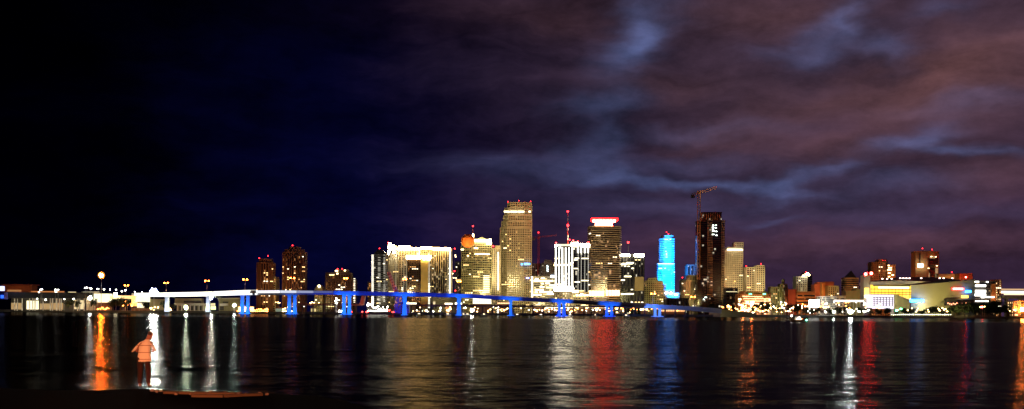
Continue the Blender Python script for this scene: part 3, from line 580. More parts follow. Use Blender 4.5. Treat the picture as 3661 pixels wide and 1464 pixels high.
# pyramid topped tower
r = tower('office_tower', 'tower with a black pyramid roof and an orange right face', 'tower', 2250, [(3017, 6), (3024, 2), (3045, 0), (3064, 4), (3071, 9)], 993, 'b', wall('pyramid tower stone', (.28, .17, .08)), G_dark, 3.6, 4, 7, (C_gold, 1.0), kinds=(1, 0))
pp = planpoly([(3026, 4), (3062, 4)], 2250, 24); ap = at(3043, 967, 2262); m = MB(); b0 = len(m.v)
zb = at(3043, 993, 2250).z; m.v = [(x, y, zb) for x, y in pp]+[(ap.x, 2262, ap.z)]; m.f = [(0, 1, 4), (1, 2, 4), (2, 3, 4), (3, 0, 4), (3, 2, 1, 0)]; m.build('pyramid_roof', M_pblack, r)
spot(at(3085, 1090, 2150), at(3060, 1010, 2250), 1.4, C_org, 20)
r = tower('office_building', 'flat olive building in front of the pyramid roofed tower', 'building', 2050, [(3024, 0), (3090, 0)], 1040, 's', M_olive, G_dark, 3.6, 4, 0, (C_olv, 1.0), tiers=[([(3060, 0), (3090, 0)], 1034)])
r = tower('office_building', 'low cream hall with a flat roof left of the olive building', 'building', 1950, [(2990, 0), (3025, 0)], 1058, 'b', M_cream, G_dark, 5, 4, 0, (C_org, 1.2))
m = MB(); m.pbox(2990, 3088, 1074, 1079, 1860, 14)
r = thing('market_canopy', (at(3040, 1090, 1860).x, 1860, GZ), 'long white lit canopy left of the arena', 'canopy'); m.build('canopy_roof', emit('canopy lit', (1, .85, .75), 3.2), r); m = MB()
for px in range(2992, 3088, 12): q = at(px, 1080, 1861); m.box(q.x-.3, q.x+.3, 1861, 1862, GZ, q.z)
m.build('posts', M_white, r)
# ------------------------------------------------------------ arena
r = thing('arena', (at(3290, 1110, 1920).x, 1920, GZ), 'waterfront arena with yellow glass front and a huge curved beige wall', 'arena')
DA = 1900
m = MB(); m.pbox(3088, 3112, 985, 1118, DA+2, 20); m.build('pylon', M_cream, r)
HB = BEACON.copy(); HB.materials.clear(); HB.materials.append(emit('beacon hot', (1, .008, .006), 480))
for px, py in ((3095, 981), (3115, 978)): beacon(px, py, DA+7, r, 3.0).data = HB
for px, py in ((3101, 976),): beacon(px, py, DA+10, r, 1.2)
m = MB()   # yellow glass front with mullions
m.pbox(3113, 3257, 1020, 1070, DA+3, 4); m.build('glass_front', emit('arena glass', (1, .58, .04), 1.9), r)
m = MB()
for i in range(12): m.pbox(3114+i*12.5, 3115+i*12.5, 1020, 1070, DA+1.5, 1)
for y in (1034, 1046, 1053): m.pbox(3113, 3257, y, y+1.4, DA+1.4, 1.2)
m.build('mullions', wall('gold mullion', (.4, .28, .05)), r)
bar('lamp_row', 3140, 3250, 1027, 1031, DA+1, emit('arena lamp row', (1, .9, .5), 5), r)
bar('lamp_row', 3091, 3107, 1030, 1052, DA, emit('pylon panel', (1, .7, .12), 2.4), r); bar('lamp_row', 3092, 3111, 1056, 1065, DA, emit('pylon panel hot', (1, .9, .6), 6), r)
m = MB(); P = [at(3112, 1019, DA-6), at(3112, 1008, DA-6), at(3225, 1004, DA-6), at(3330, 1007, DA-6), at(3260, 1016, DA-6)]
n_ = len(P); m.v = [(p.x, p.y, p.z) for p in P]+[(p.x, p.y+60, p.z) for p in P]
m.f = [tuple(range(n_))[::-1], tuple(range(n_, 2*n_))]+[(i, (i+1) % n_, n_+(i+1) % n_, n_+i) for i in range(n_)]; m.build('roof_overhang', M_cream, r)
bar('soffit', 3124, 3256, 1019, 1023, DA-3, M_dgrey, r, 5)
# shallow dark dome
m = MB(); c0 = at(3300, 1012, DA+70); ring = []
for j in range(7):
    tt = j/6; rr = 78*math.cos(tt*PI/2)+.01; hh = (at(3300, 992, DA+70).z-c0.z+4)*math.sin(tt*PI/2)
    for i in range(32): m.v.append((c0.x+rr*math.cos(2*PI*i/32)*1.15, DA+95+rr*math.sin(2*PI*i/32), c0.z-3+hh))
for j in range(6):
    for i in range(32): k = (i+1) % 32; m.f.append((j*32+i, j*32+k, (j+1)*32+k, (j+1)*32+i))
m.build('dome_roof', M_dgrey, r)
for px in (3155, 3172, 3188, 3219, 3230, 3241, 3252, 3294, 3360, 3374, 3405): bar('roof_lamp', px-2.6, px+2.6, 996-(px > 3200)*2, 999-(px > 3200)*2, DA+8, emit('roof lamp pink', (1, .7, .6), 8), r)
# curved beige wall: a row of facets bowing toward the bay
m = MB(); n_ = 20
def wtop(f): return 1020-21*f**1.2
for i in range(n_):
    f0, f1 = i/n_, (i+1)/n_; pts = []
    for f in (f0, f1):
        x = 3257+f*228; Y = DA-2-16*math.sin(PI*f); a = at(x, 1105, Y); c = at(x, wtop(f), Y); pts.append((a, c, Y))
    (a, c, Y0), (a2_, c2_, Y1) = pts; zb = GZ
    m.quad((a.x, Y0, zb), (a2_.x, Y1, zb), (c2_.x, Y1, c2_.z), (c.x, Y0, c.z)); m.quad((c.x, Y0, c.z), (c2_.x, Y1, c2_.z), (c2_.x, Y1+40, c2_.z-.5), (c.x, Y0+40, c.z-.5))
e0 = at(3485, 999, DA-2); m.quad((e0.x, DA-2, GZ), (e0.x, DA+55, GZ), (e0.x, DA+55, e0.z), (e0.x, DA-2, e0.z)); m.build('curved_wall', wall('arena beige wall', (.42, .38, .23), .85, .06, .02), r)
spot(at(3330, 1110, DA-75), at(3320, 1075, DA-12), 1.9, C_olv, 75, 1.2); spot(at(3425, 1110, DA-120), at(3400, 1040, DA-12), 1.05, C_olv, 75, 1.2)
spot(at(3290, 1104, DA-22), at(3300, 1092, DA-8), 6.5, C_olv, 100, .5); spot(at(3285, 1079, DA-18), at(3268, 1050, DA-6), .9, (.1, .1, 1), 60, .5)
bar('blue_sign', 3252, 3303, 1071, 1081, DA-20, emit('arena blue sign', (.02, .25, 1), 18), r, 1)
m = MB(); m.pbox(3403, 3447, 1029, 1038, DA-18, 1); m.build('sign_border', emit('sign red', (1, .03, .03), 4), r); bar('red_sign', 3408, 3443, 1031, 1036, DA-19, emit('sign rose', (1, .6, .5), 9), r)
bar('blue_sign', 3452, 3472, 1039, 1047, DA-17, emit('arena blue sign', (.02, .25, 1), 18), r, 1); bar('yellow_sign', 3438, 3462, 1057, 1066, DA-19, emit('sign yellow', (1, .6, .08), 4), r, 1)
# glass box and lower curved wall in front
m = MB(); m.pbox(3112, 3197, 1055, 1104, DA-24, 20); m.build('entrance_box', emit('entrance glow', (.9, .8, 1), 1.5), r)
m = MB()
for i in range(7): m.pbox(3124+i*11, 3126.5+i*11, 1062, 1096, DA-25, 1)
for i in range(5): m.pbox(3122, 3194, 1064+i*7.5, 1065.6+i*7.5, DA-25.3, 1)
m.build('entrance_frame', wall('frame grey', (.12, .12, .16)), r)
m = MB(); P = [(3197, 1054), (3212, 1056), (3232, 1064), (3252, 1073)]
for (x0, y0), (x1, y1) in zip(P, P[1:]):
    a, c = at(x0, y0, DA-26), at(x1, y1, DA-24); m.hull([(a.x, DA-26, GZ), (c.x, DA-26, GZ), (c.x, DA-6, GZ), (a.x, DA-6, GZ)], [(a.x, DA-26, a.z), (c.x, DA-26, c.z), (c.x, DA-6, c.z), (a.x, DA-6, a.z)])
m.build('ramp_wall', wall('arena beige', (.4, .4, .3)), r); spot(at(3222, 1112, DA-70), at(3222, 1080, DA-26), .9, C_olv, 60)
bar('kiosk', 3385, 3482, 1072, 1092, DA-34, M_dgrey, r, 12)
spot(at(3150, 1110, DA-90), at(3140, 1050, DA), 1.5, C_gold, 80)
for i in range(14): bar('kiosk_lamp', 3388+i*6.4, 3391+i*6.4, 1083+(i*7) % 5, 1087+(i*7) % 5, DA-35, emit('kiosk lamp', (1, .35, .2), 5), r)
r = tower('office_tower', 'brown tower with three red roof beacons behind the arena', 'tower', 2150, [(3116, 4), (3140, 0), (3173, 0)], 937, 'bp', M_brown, G_brown, 3.6, 4, 16, (C_org, 1.5), tiers=[([(3141, 2), (3172, 2)], 932)], beacons=[(3145, 934), (3156, 932), (3165, 933)], kinds=(0, 1), pw=.6)
r = tower('office_tower', 'lower orange brown block with white lit floors attached to the beacon tower', 'tower', 2140, [(3173.5, 0), (3202, 0)], 947, 'b', M_orange, G_brown, 3.8, 4, 0, (C_org, 1.2), t=.6)
for (xa, xb, y) in ((3173, 3188, 966), (3175, 3180, 950), (3176, 3188, 958), (3175, 3184, 977), (3188, 3196, 984), (3176, 3182, 990)): bar('lit_floor', xa, xb, y-1.3, y+1.3, 2136, E_warmbar, r)
r = tower('office_tower', 'sandy orange tower with dark banded right face and a white rooftop sign', 'tower', 2100, [(3273, 10), (3318, 0), (3357, 10)], 898, 's', wall('sandy precast', (.5, .27, .09)), G_dark, 4, 4, 0, (C_org, 1.6), dep=34, beacons=[(3298, 889), (3332, 893)])
m = MB()
for i in range(17):
    y = 917+i*5.2; a = at(3321, y, 2100); c = at(3354, y, 2108.6)
    m.obox((a.x, 2099.9), (c.x, 2108.4), .9, at(3330, y+3, 2104).z, at(3330, y, 2104).z)
m.build('window_bands', glazing(.12, (1, .7, .35), 1.2, (.012, .006, .004), 6, 9), r)
bar('white_sign', 3282, 3300, 944, 956, 2096, emit('sign white', (1, .97, .85), 12), r, 1)
for (x, y) in ((3330, 918), (3346, 919), (3350, 951), (3320, 960)): bar('lit_window', x-2.5, x+2.5, y-1, y+1, 2097, E_warmbar, r)
m = MB(); m.pbox(3288, 3291, 905, 945, 2102.5, 2); m.build('slot_window', M_pblack, r)
r = tower('office_building', 'flat beige hall behind the roof of the arena', 'building', 2100, [(3352, 0), (3430, 0)], 980, 's', M_olive, G_dark, 4, 4, 0, (C_olv, 1.1), beacons=[(3403, 974)])
r = tower('office_building', 'low brown hall with a glaring red lamp above the arena wall', 'building', 2080, [(3430, 0), (3478, 0)], 978, 's', M_brown, G_dark, 4, 4, 3, (C_org, 1.5), kinds=(1, 0))
beacon(3453, 992, 2050, r, 1.8).data = HB
# striped building at the right
r = tower('office_building', 'dark building with broad white lit floors at the right of the arena', 'building', 1980, [(3485, 0), (3545, 0), (3563, 2)], 1004, 'b', M_dgrey, G_dark, 6, 5, 0, (C_org, 1.2))
for (xa, xb, ya, yb_) in ((3487, 3525, 1019, 1026), (3487, 3525, 1038, 1047), (3477, 3525, 1051, 1059), (3518, 3555, 1061, 1065), (3485, 3500, 1006, 1011), (3487, 3534, 1076, 1079), (3526, 3534, 1007, 1011), (3508, 3520, 1062, 1066)): bar('lit_floor', xa, xb, ya, yb_, 1976, emit('lit floor white', (1, .97, .85), 5), r)
bar('corner_pier', 3544, 3560, 1015, 1090, 1977, M_orange, r, 3)
r = tower('apartment_building', 'speckled brown tower block at the right edge of the skyline', 'building', 2000, [(3560, 0), (3580, 4)], 1000, 'bp', M_brown, G_busy, 4, 4, 12, (C_org, 1.4), kinds=(0, 1, 2))
# elevated road at the far right
r = thing('elevated_road', (at(3640, 1050, 1900).x, 1900, GZ), 'brilliant white lit elevated road at the far right edge', 'road bridge')
m = MB(); m.pbox(3582, 3720, 1058, 1068, 1900, 16); m.build('deck', M_cream, r); m = MB()
for px in (3600, 3650, 3700): q = at(px, 1068, 1902); m.box(q.x-2, q.x+2, 1901, 1908, GZ, q.z)
m.build('columns', M_cream, r); m = MB(); m.pbox(3580, 3720, 1034, 1037, 1905, 1); m.build('upper_glow_strip', emit('road glow dim', (1, .6, .3), .8), r); m = MB(); m.pbox(3580, 3720, 1042, 1049, 1903, 1); m.build('road_glow_strip', emit('barrier lit', (1, .85, .6), 3), r); m = MB(); m.pbox(3590, 3720, 1051, 1055, 1902, 1); m.build('road_glow_strip', emit('barrier lit warm', (1, .66, .36), 2), r)  # added glowing strips stand in for the light streaks above the deck
spot(at(3640, 1112, 1850), at(3640, 1062, 1900), 3, C_org, 100)
r = tower('warehouse', 'orange lit low warehouse below the elevated road', 'building', 1860, [(3625, 0), (3720, 0)], 1076, 'bp', M_orange, G_busy, 5, 8, 4, (C_org, 4.5))
# ============================================================ bridge
def BD(x): return 1300 + max(0, 900-x)*.57 + max(0, x-2250)*.55
DT = [(470, 1049, 1062), (600, 1047, 1062), (740, 1044, 1060), (877, 1038, 1056), (1000, 1037, 1055), (1200, 1040, 1054), (1350, 1043, 1058), (1500, 1046, 1061),
      (1640, 1050, 1064), (1826, 1060, 1074), (2000, 1069, 1083), (2190, 1079, 1094), (2350, 1088, 1104), (2500, 1097, 1114), (2580, 1104, 1122)]
def lerp_deck(x):
    for (x0, a0, b0), (x1, a1, b1) in zip(DT, DT[1:]):
        if x <= x1: f = (x-x0)/(x1-x0); return a0+(a1-a0)*f, b0+(b1-b0)*f
    return DT[-1][1:]
M_fasc = wall('bridge concrete', (.45, .46, .5), .7, .12)
br = thing('road_bridge', (at(1500, 1110, 1300).x, 1300, 0), 'long curving high road bridge, white lit on the left and blue lit on the right', 'bridge')
def strip(name, x0, x1, ta, tb, mat, dy, dep, parent=br, step=40):
    """ribbon along the deck; ta, tb = fraction 0 top .. 1 underside"""
    m = MB(); xs_ = [x0+(x1-x0)*i/max(1, round((x1-x0)/step)) for i in range(max(1, round((x1-x0)/step))+1)]; rings = []
    for x in xs_:
        a, b_ = lerp_deck(x); Y = BD(x)+dy; p, q = at(x, a+(b_-a)*ta, Y), at(x, a+(b_-a)*tb, Y); rings.append([(q.x, Y, q.z), (q.x*(Y+dep)/Y, Y+dep, q.z), (p.x*(Y+dep)/Y, Y+dep, p.z), (p.x, Y, p.z)])
    for r0, r1 in zip(rings, rings[1:]):
        b0 = len(m.v); m.v += r0+r1
        for i in range(4): j = (i+1) % 4; m.f.append((b0+i, b0+j, b0+4+j, b0+4+i))
    n = len(m.v); m.f += [(3, 2, 1, 0), (n-4, n-3, n-2, n-1)]
    return m.build(name, mat, parent)
strip('deck', 470, 2580, .34, .62, M_fasc, -1, 16); strip('girder', 470, 2580, .625, 1, M_fasc, .6, 12.5); strip('parapet', 470, 2580, .05, .335, M_fasc, -.6, .5); strip('parapet', 470, 2580, .05, .335, M_fasc, 14, .5)
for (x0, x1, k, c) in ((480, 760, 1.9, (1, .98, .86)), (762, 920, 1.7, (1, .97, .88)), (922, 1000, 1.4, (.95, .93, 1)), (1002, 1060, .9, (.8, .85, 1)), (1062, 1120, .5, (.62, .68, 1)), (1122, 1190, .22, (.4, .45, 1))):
    strip('edge_glow', x0, x1, .0 if x0 < 900 else .12, .95 if x0 < 900 else .62, emit('edge strip %d' % x0, c, k), -1.8, .5)  # added glowing ribbon standing in for the traffic glare along the deck
PIERS = [(597, 1), (745, 1), (877, 2), (1045, 2), (1240, 2), (1447, 1), (1641, 1), (1826, 1), (2008, 2), (2178, 2), (2350, 2)]
def pier_mesh(xc, Y, zt, zb, wd, m):
    sec = [(0, 1.1), (.06, .95), (.5, .72), (.88, .74), (.96, .95), (1, 1.05)]
    for (f0, w0), (f1, w1) in zip(sec, sec[1:]):
        z0, z1 = zb+(zt-zb)*f0, zb+(zt-zb)*f1; a, c = wd*w0, wd*w1
        m.hull([(xc-a, Y-1.6, z0), (xc+a, Y-1.6, z0), (xc+a, Y+1.6, z0), (xc-a, Y+1.6, z0)], [(xc-c, Y-1.6, z1), (xc+c, Y-1.6, z1), (xc+c, Y+1.6, z1), (xc-c, Y+1.6, z1)])
for px, k in PIERS:
    Y = BD(px)+6; a, b_ = lerp_deck(px); zt = at(px, b_, Y).z-.02; white = px < 900; land = px < 760
    for q in range(k):
        x = px + ((q-.5)*20*(1 if px < 1300 else .85) if k == 2 else 0); p = at(x, b_, Y); m = MB()
        pier_mesh(p.x, Y, zt, -.5 if not land else GZ-.5, (2.5 if k == 2 else 2.9) if px < 1800 else 2.0, m); m.build('pier', M_fasc, br)
        col = (.75, .85, 1) if px < 760 else (.012, .15, 1) if px < 1900 else (.004, .06, 1)
        if px < 2300:
            spot((p.x+(1.5 if q else -1.5), Y-13, 3.2), (p.x, Y, zt*.35), 8 if px < 900 else 6, col, 100, .4); spot((p.x, Y-16, 4), (p.x, Y-1, zt*.8), 2.4, col, 60, .4)
    p = at(px, b_, Y); m = MB(); m.box(p.x-(7 if k == 2 else 4), p.x+(7 if k == 2 else 4), Y-4, Y+4, -1.5, 1.0)
    if not land: m.build('footing', M_fasc, br)
    if px > 1100: spot((p.x, Y-24, zt*.55), (p.x, Y-6, zt+4), 6.0, (.01, .13, 1), 76, .5)
for x in list(range(1130, 1960, 68)):
    a, b_ = lerp_deck(x); p = at(x, b_, 1278); spot((p.x, 1272, p.z-9), (p.x, 1300, p.z+3), 1.1 if x < 1750 else .2, (.01, .05, 1), 100, 1)
spot((at(2330, 1100, 1290).x, 1285, 3), (at(2352, 1100, 1350).x, 1355, 6), 9, (.1, .25, 1), 40, .4)
# a big dark blue lit block beside the pier below the raised leaf
rb = thing('bridge_tender_block', (at(1435, 1120, 1420).x, 1420, 0), 'dark blue lit concrete block at the foot of the raised drawbridge leaf', 'bridge pier')
m = MB(); m.pbox(1408, 1462, 1088, 1121, 1420, 14); m.build('block', M_grey, rb); m = MB(); m.pbox(1412, 1440, 1062, 1088, 1424, 8); m.build('machinery_frame', M_grey, rb)
spot((at(1420, 1110, 1380).x, 1375, 4), (at(1432, 1090, 1420).x, 1420, 9), 3.2, (.005, .01, 1), 60); m = MB()
# ------------------------------------------------------------ old low bridge with its raised leaves
def leaf(label, xb, yb, xt, yt, hw, D):
    r = thing('drawbridge_leaf', at(xb, yb, D), label, 'drawbridge'); a, t = at(xb, yb, D), at(xt, yt, D); d = (t-a).normalized(); n = Vector((d.z, 0, -d.x))*hw
    m = MB(); m.hull([a-n, a+n, a+n+Vector((0, 10, 0)), a-n+Vector((0, 10, 0))], [t-n*.7, t+n*.7, t+n*.7+Vector((0, 10, 0)), t-n*.7+Vector((0, 10, 0))]); m.build('leaf_deck', wall('rust red paint', (.6, .36, .22), .7), r)
    m = MB()
    for i in range(1, 12): c = a+(t-a)*i/12; m.hull([c-n*.9+Vector((0, -.5, 0)), c+n*.9+Vector((0, -.5, 0)), c+n*.9, c-n*.9], [c-n*.9+Vector((0, -.5, 0))+d*.9, c+n*.9+Vector((0, -.5, 0))+d*.9, c+n*.9+d*.9, c-n*.9+d*.9])
    m.build('cross_beams', M_red, r); spot(a+Vector((-8, -45, -6)), a+(t-a)*.55, 1.7, (1, .38, .16), 60)
leaf('tall raised orange lit drawbridge leaf left of the wide hotel', 1434, 1090, 1388, 973, 2.6, 1430)
leaf('short raised orange lit drawbridge leaf left of the white balcony tower', 1292, 1090, 1301, 1052, 2.6, 1460)
def low_bridge(label, x0, x1, D, y):
    r = thing('causeway_bridge', (at((x0+x1)/2, 1115, D).x, D, 0), label, 'bridge'); a, c = at(x0, y, D), at(x1, y, D); m = MB(); z = 11.2
    m.box(a.x, c.x, D, D+12, z, z+1.6); m.build('deck', wall('causeway concrete', (.22, .12, .09), .85), r)
    m = MB(); m.box(a.x, c.x, D-.3, D+.2, z+1.7, z+2.5); m.build('railing', M_red, r)
    n = min(90, int((c.x-a.x)/13))
    for i in range(n):
        m = MB(); x = a.x+(c.x-a.x)*(i+.5)/n; m.box(x-.8, x+.8, D+2, D+4, -1, z-.01); m.build('column', wall('causeway column', (.10, .08, .07), .9), r)
low_bridge('low dark causeway on many thin columns left of the drawbridge', 1060, 1292, 1480, 1090)
low_bridge('long low causeway on many thin columns right of the drawbridge', 1452, 2470, 1480, 1092)
# right abutment with its retaining wall
r = thing('bridge_abutment', (at(2640, 1120, 1530).x, 1530, 0), 'beige retaining wall where the high bridge lands at the right', 'retaining wall'); m = MB()
a, c = at(2576, 1106, 1512), at(2700, 1121, 1560); e = at(2780, 1127, 1575); m.hull([(a.x, 1512, -1), (c.x, 1560, -1), (c.x, 1600, -1), (a.x, 1600, -1)], [(a.x, 1512, a.z), (c.x, 1560, c.z), (c.x, 1600, c.z), (a.x, 1600, a.z)]); m.build('retaining_wall', M_olive, r)
spot((a.x+10, 1470, 3), (a.x+20, 1530, 5), .3, C_olv, 90)
# ------------------------------------------------------------ lamps
def lamp_proto(name, label, cat, col, k, rad, post, group, heads=1, arm=.0):
    r = thing(name, (0, 0, 0), label, cat, group); m = MB(); m.tube((0, 0, 0), (0, 0, post), .16, .1, 6)
    if heads == 2: m.tube((-arm, 0, post), (arm, 0, post), .09, n=5)
    m.build('post', M_post, r)
    for h in range(heads):
        m = MB(); x = 0 if heads == 1 else (-arm if h == 0 else arm); m.sphere((0, 0, 0), rad, 8, 6, .8); o = m.build('lamp_head', emit('lamp '+name+' %s %s' % (col, k), col, k), r, True); o.location = (x, 0, post+rad*.7)
    return r
M_post = wall('galvanised post', (.4, .38, .35), .5)
def place(proto, loc, first, label=None, postk=1):
    if first: r = proto
    else:
        r = proto.copy(); COL.objects.link(r)
        for ch in list(proto.children):
            c = ch.copy(); COL.objects.link(c); c.parent = r
    r.location = loc; r.scale = (1, 1, postk)
    if label: r['label'] = label
    return r
WHO = {594: 'just right of the brilliant white floodlight', 740: 'above the white two storey pavilion', 877: 'left of the shorter brown condominium', 1045: 'in front of the taller brown condominium', 1236: 'in front of the dark stepped tower',
       1447: 'in front of the wide white hotel', 1641: 'in the gap right of the wide hotel', 1826: 'in front of the tallest tower', 2006: 'below the white striped tower', 2177: 'below the red crowned tower', 2335: 'in front of the olive block below the cyan tower', 2478: 'below the olive block beside the unfinished tower', 452: 'left of the brilliant white floodlight'}
for i, (px, hy) in enumerate(((452, 1023), (594, 1014), (740, 1007), (877, 1002), (1045, 997), (1236, 998), (1447, 1001), (1641, 1009), (1826, 1020), (2006, 1031), (2177, 1046), (2335, 1053), (2478, 1064))):
    Y = BD(px)+8; zt = at(px, hy, Y).z; zb = at(px, lerp_deck(max(470, px))[0]+4, Y).z
    hot = px < 1700 or px > 2300
    pr = lamp_proto('street_lamp', 'twin headed orange bridge street lamp '+WHO[px], 'street lamp', (1, .15, .015), 75 if hot else 45, .95 if hot else .7, zt-zb, 'street lamps along the high bridge', 2, 2.1 if px not in (1447, 1641, 1826, 1236) else 1.5)
    pr.location = (at(px, hy, Y).x, Y, zb); l = spot((pr.location.x-2, Y-6, zb+1), (pr.location.x, Y, zb+8), 12, (1, .45, .2), 60)  # the unseen spot is added to light the pole
def flood(label, px, py, D, r, k, col, halo=None, zb=GZ):
    p = at(px, py, D); t = thing('floodlight_mast', (p.x, D, zb), label, 'floodlight')
    m = MB(); m.tube((p.x, D+.5, zb), (p.x, D+.5, p.z-r*.5), .45, .3, 8); m.build('post', M_post, t)
    m = MB(); m.tube((p.x-r, D+.5, p.z-r*.6), (p.x+r, D+.5, p.z-r*.6), .2, n=5); m.build('crossbar', M_dark, t)
    for i in range(7):
        if 1:
            q_ = r*.64 if i else 0; x = p.x+q_*math.cos(i*PI/3); z = p.z+q_*math.sin(i*PI/3); m = MB(); m.tube((x, D-.46, z), (x, D+.35, z), r*.33, r*.18, 10); m.build('housing', M_dark, t)
            m = MB(); m.tube((x, D-.55, z), (x, D-.5, z), r*.3, n=12); m.build('lamp_head', emit('flood %s %s' % (col, k), col, k), t)
    if halo: m = MB(); m.tube((p.x, D+.4, p.z), (p.x, D+1.4, p.z), halo[0], halo[0]*.6, 20); m.build('halo_disc', emit('halo glow %s' % (halo[1],), halo[1], 1.3), t)  # glowing disc added behind the lamps to imitate their halo
    return t
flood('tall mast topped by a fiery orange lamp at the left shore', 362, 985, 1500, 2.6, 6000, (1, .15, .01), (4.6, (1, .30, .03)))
flood('brilliant white floodlight at the left end of the high bridge', 550, 1045, 1510, 5.6, 2900, (1, 1, .88))
flood('white floodlight just below the bridge deck over the pavilion', 752, 1063, 1490, 3.6, 2300, (1, .97, .8))
flood('pale green white floodlight right of the palm tree', 838, 1092, 1500, 2.0, 900, (.75, 1, .85))
flood('white floodlight beside the white lit block on the left shore', 322, 1066, 1500, 2.4, 700, (.85, 1, .9))
flood('small white floodlight above the pavilion terrace', 665, 1100, 1490, 2.0, 2700, (.85, 1, .7))
flood('white floodlight on the quay below the gold office tower', 1688, 1110, 1530, 2.2, 1500, (1, 1, .85))
flood('small green white floodlight left of the brightest one on the right shore', 2980, 1115, 1660, 1.6, 500, (.8, 1, .8))
flood('brightest white floodlight on the right shore left of the arena', 3040, 1115, 1680, 3.2, 2600, (.88, 1, .97))
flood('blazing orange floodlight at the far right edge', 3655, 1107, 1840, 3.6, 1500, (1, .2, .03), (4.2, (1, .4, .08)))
flood('orange floodlight at the left end of the long orange hotel', 2688, 1088, 1700, 2.2, 1100, (1, .16, .03))
flood('orange floodlight before the curved white pavilion', 2866, 1098, 1710, 2.0, 900, (1, .2, .05))
flood('amber floodlight left of the long orange hotel', 2655, 1096, 1690, 1.6, 700, (1, .22, .05))
flood('dim amber floodlight in the trees below the cupola building', 2775, 1104, 1700, 1.6, 300, (1, .25, .08))
flood('red neon ring lamp beside the arena kiosk', 3512, 1098, 1830, 1.2, 420, (1, .02, .015))
PC = {'white': ((1, .96, .8), 20), 'warm': ((1, .60, .22), 18), 'orange': ((1, .28, .05), 18), 'red': ((1, .04, .03), 14), 'green': ((.1, 1, .4), 14)}
def lamps(region, pts, col, rad, group, name='shore_lamp', D=1570):
    c, k = PC[col]; pr = None
    for i, (px, py) in enumerate(pts):
        if i == 0: pr = lamp_proto(name, '%s globe lamp %s' % (col, region), 'lamp', c, k, rad, 6, group)
        Y = (D if D else shoreY(px))+(i*37 % 11)*2.0; p = at(px, py, Y); h = max(1.0, p.z-GZ)
        r_ = place(pr, (p.x, Y, GZ), i == 0)
        for ch in r_.children:
            if ch.name.startswith('post'): ch.scale = (1, 1, h/6)
            else: ch.location = (0, 0, h); ch.scale = (random.uniform(.7, 1.5), 1, random.uniform(.7, 1.15))
rnd = lambda x0, x1, y0, y1, n: [(random.uniform(x0, x1), random.uniform(y0, y1)) for _ in range(n)]
lamps('on the terrace rail at the left shore', [(145, 1037), (150, 1035), (139, 1045), (198, 1037), (208, 1037), (200, 1045), (133, 1069), (163, 1072), (230, 1070), (263, 1070), (305, 1030), (311, 1029), (322, 1031), (326, 1033), (350, 1034), (372, 1035), (393, 1036), (415, 1037), (436, 1042), (448, 1039), (482, 1045), (508, 1046)], 'white', .9, 'globe lamps of the left shore', 'terrace_lamp', D=1500)
lamps('glowing in the bushes between the white lit blocks', rnd(342, 398, 1098, 1107, 14)+rnd(430, 500, 1075, 1096, 16), 'orange', .7, 'orange lamps of the left shore', 'garden_lamp', D=1496)
lamps('along the quay below the brilliant floodlight', rnd(535, 615, 1098, 1110, 14), 'warm', .8, 'warm lamps of the left shore', 'garden_lamp', D=1496)
lamps('in two rows on the dock right of the pavilion', [(858+i*7.5, 1108+random.uniform(-2, 2)) for i in range(14)]+[(850+i*7, 1124) for i in range(16)]+rnd(850, 900, 1098, 1112, 16), 'orange', .85, 'orange dock lamps', 'dock_lamp', D=1420)
lamps('on the dock under the twin blue pier', rnd(1010, 1062, 1096, 1124, 14)+rnd(975, 1010, 1080, 1084, 4)+[(1115, 1082), (1123, 1083), (1110, 1084), (1140, 1083)], 'warm', .7, 'warm dock lamps', 'dock_lamp', D=1470)
lamps('clustered at the foot of the dark stepped tower', rnd(1202, 1236, 1107, 1125, 11)+rnd(1199, 1212, 1066, 1086, 7)+rnd(1220, 1230, 1068, 1098, 5), 'white', .85, 'white dock lamps', 'dock_lamp', D=1400)
lamps('on the water edge left of the drawbridge', [(1255, 1116), (1295, 1116), (1312, 1117), (1405, 1117), (1392, 1110)], 'red', 1.1, 'red channel lamps', 'channel_marker_lamp', D=1380)
lamps('strung below the white balcony tower', [(1318+i*6, 1112) for i in range(12)]+rnd(1305, 1330, 1084, 1096, 6)+rnd(1330, 1390, 1095, 1110, 12), 'white', .9, 'white lamps below the balcony tower', 'marina_lamp')
lamps('scattered along the marina under the bridge', rnd(1465, 2300, 1099, 1118, 66), 'warm', .75, 'warm marina lamps', 'marina_lamp')
lamps('scattered between the marina masts', rnd(1465, 2250, 1099, 1118, 40), 'white', .75, 'white marina lamps', 'marina_lamp')
lamps('low along the marina market', rnd(1900, 2520, 1100, 1112, 34), 'orange', .7, 'orange marina lamps', 'marina_lamp')
lamps('crowding the shore below the orange hotel', rnd(2600, 2840, 1086, 1118, 40), 'warm', .75, 'warm lamps of the right shore', D=None)
lamps('among the trees of the right shore', rnd(2640, 3110, 1080, 1120, 56)+rnd(3050, 3110, 1110, 1117, 8), 'white', .7, 'white lamps of the right shore', D=None)
lamps('beside the road down from the bridge', rnd(2580, 2740, 1096, 1116, 26)+rnd(2860, 3110, 1075, 1112, 18), 'orange', .9, 'orange lamps of the right shore', D=None)
lamps('in a low row on the quay in front of the arena', [(3188+i*7.0, 1125.5) for i in range(31)], 'white', .4, 'white quay lamps', 'quay_lamp', D=1755)
lamps('under the trees at the arena forecourt', rnd(3200, 3400, 1098, 1116, 16)+rnd(3130, 3165, 1088, 1116, 10)+[(3505, 1099), (3520, 1097), (3610, 1112), (3625, 1108), (3630, 1111)], 'warm', .9, 'warm forecourt lamps', 'forecourt_lamp', D=1790)
lamps('at the arena forecourt', [(3205, 1111), (3221, 1105)], 'green', 1.6, 'green forecourt lamps', 'forecourt_lamp', D=1770)
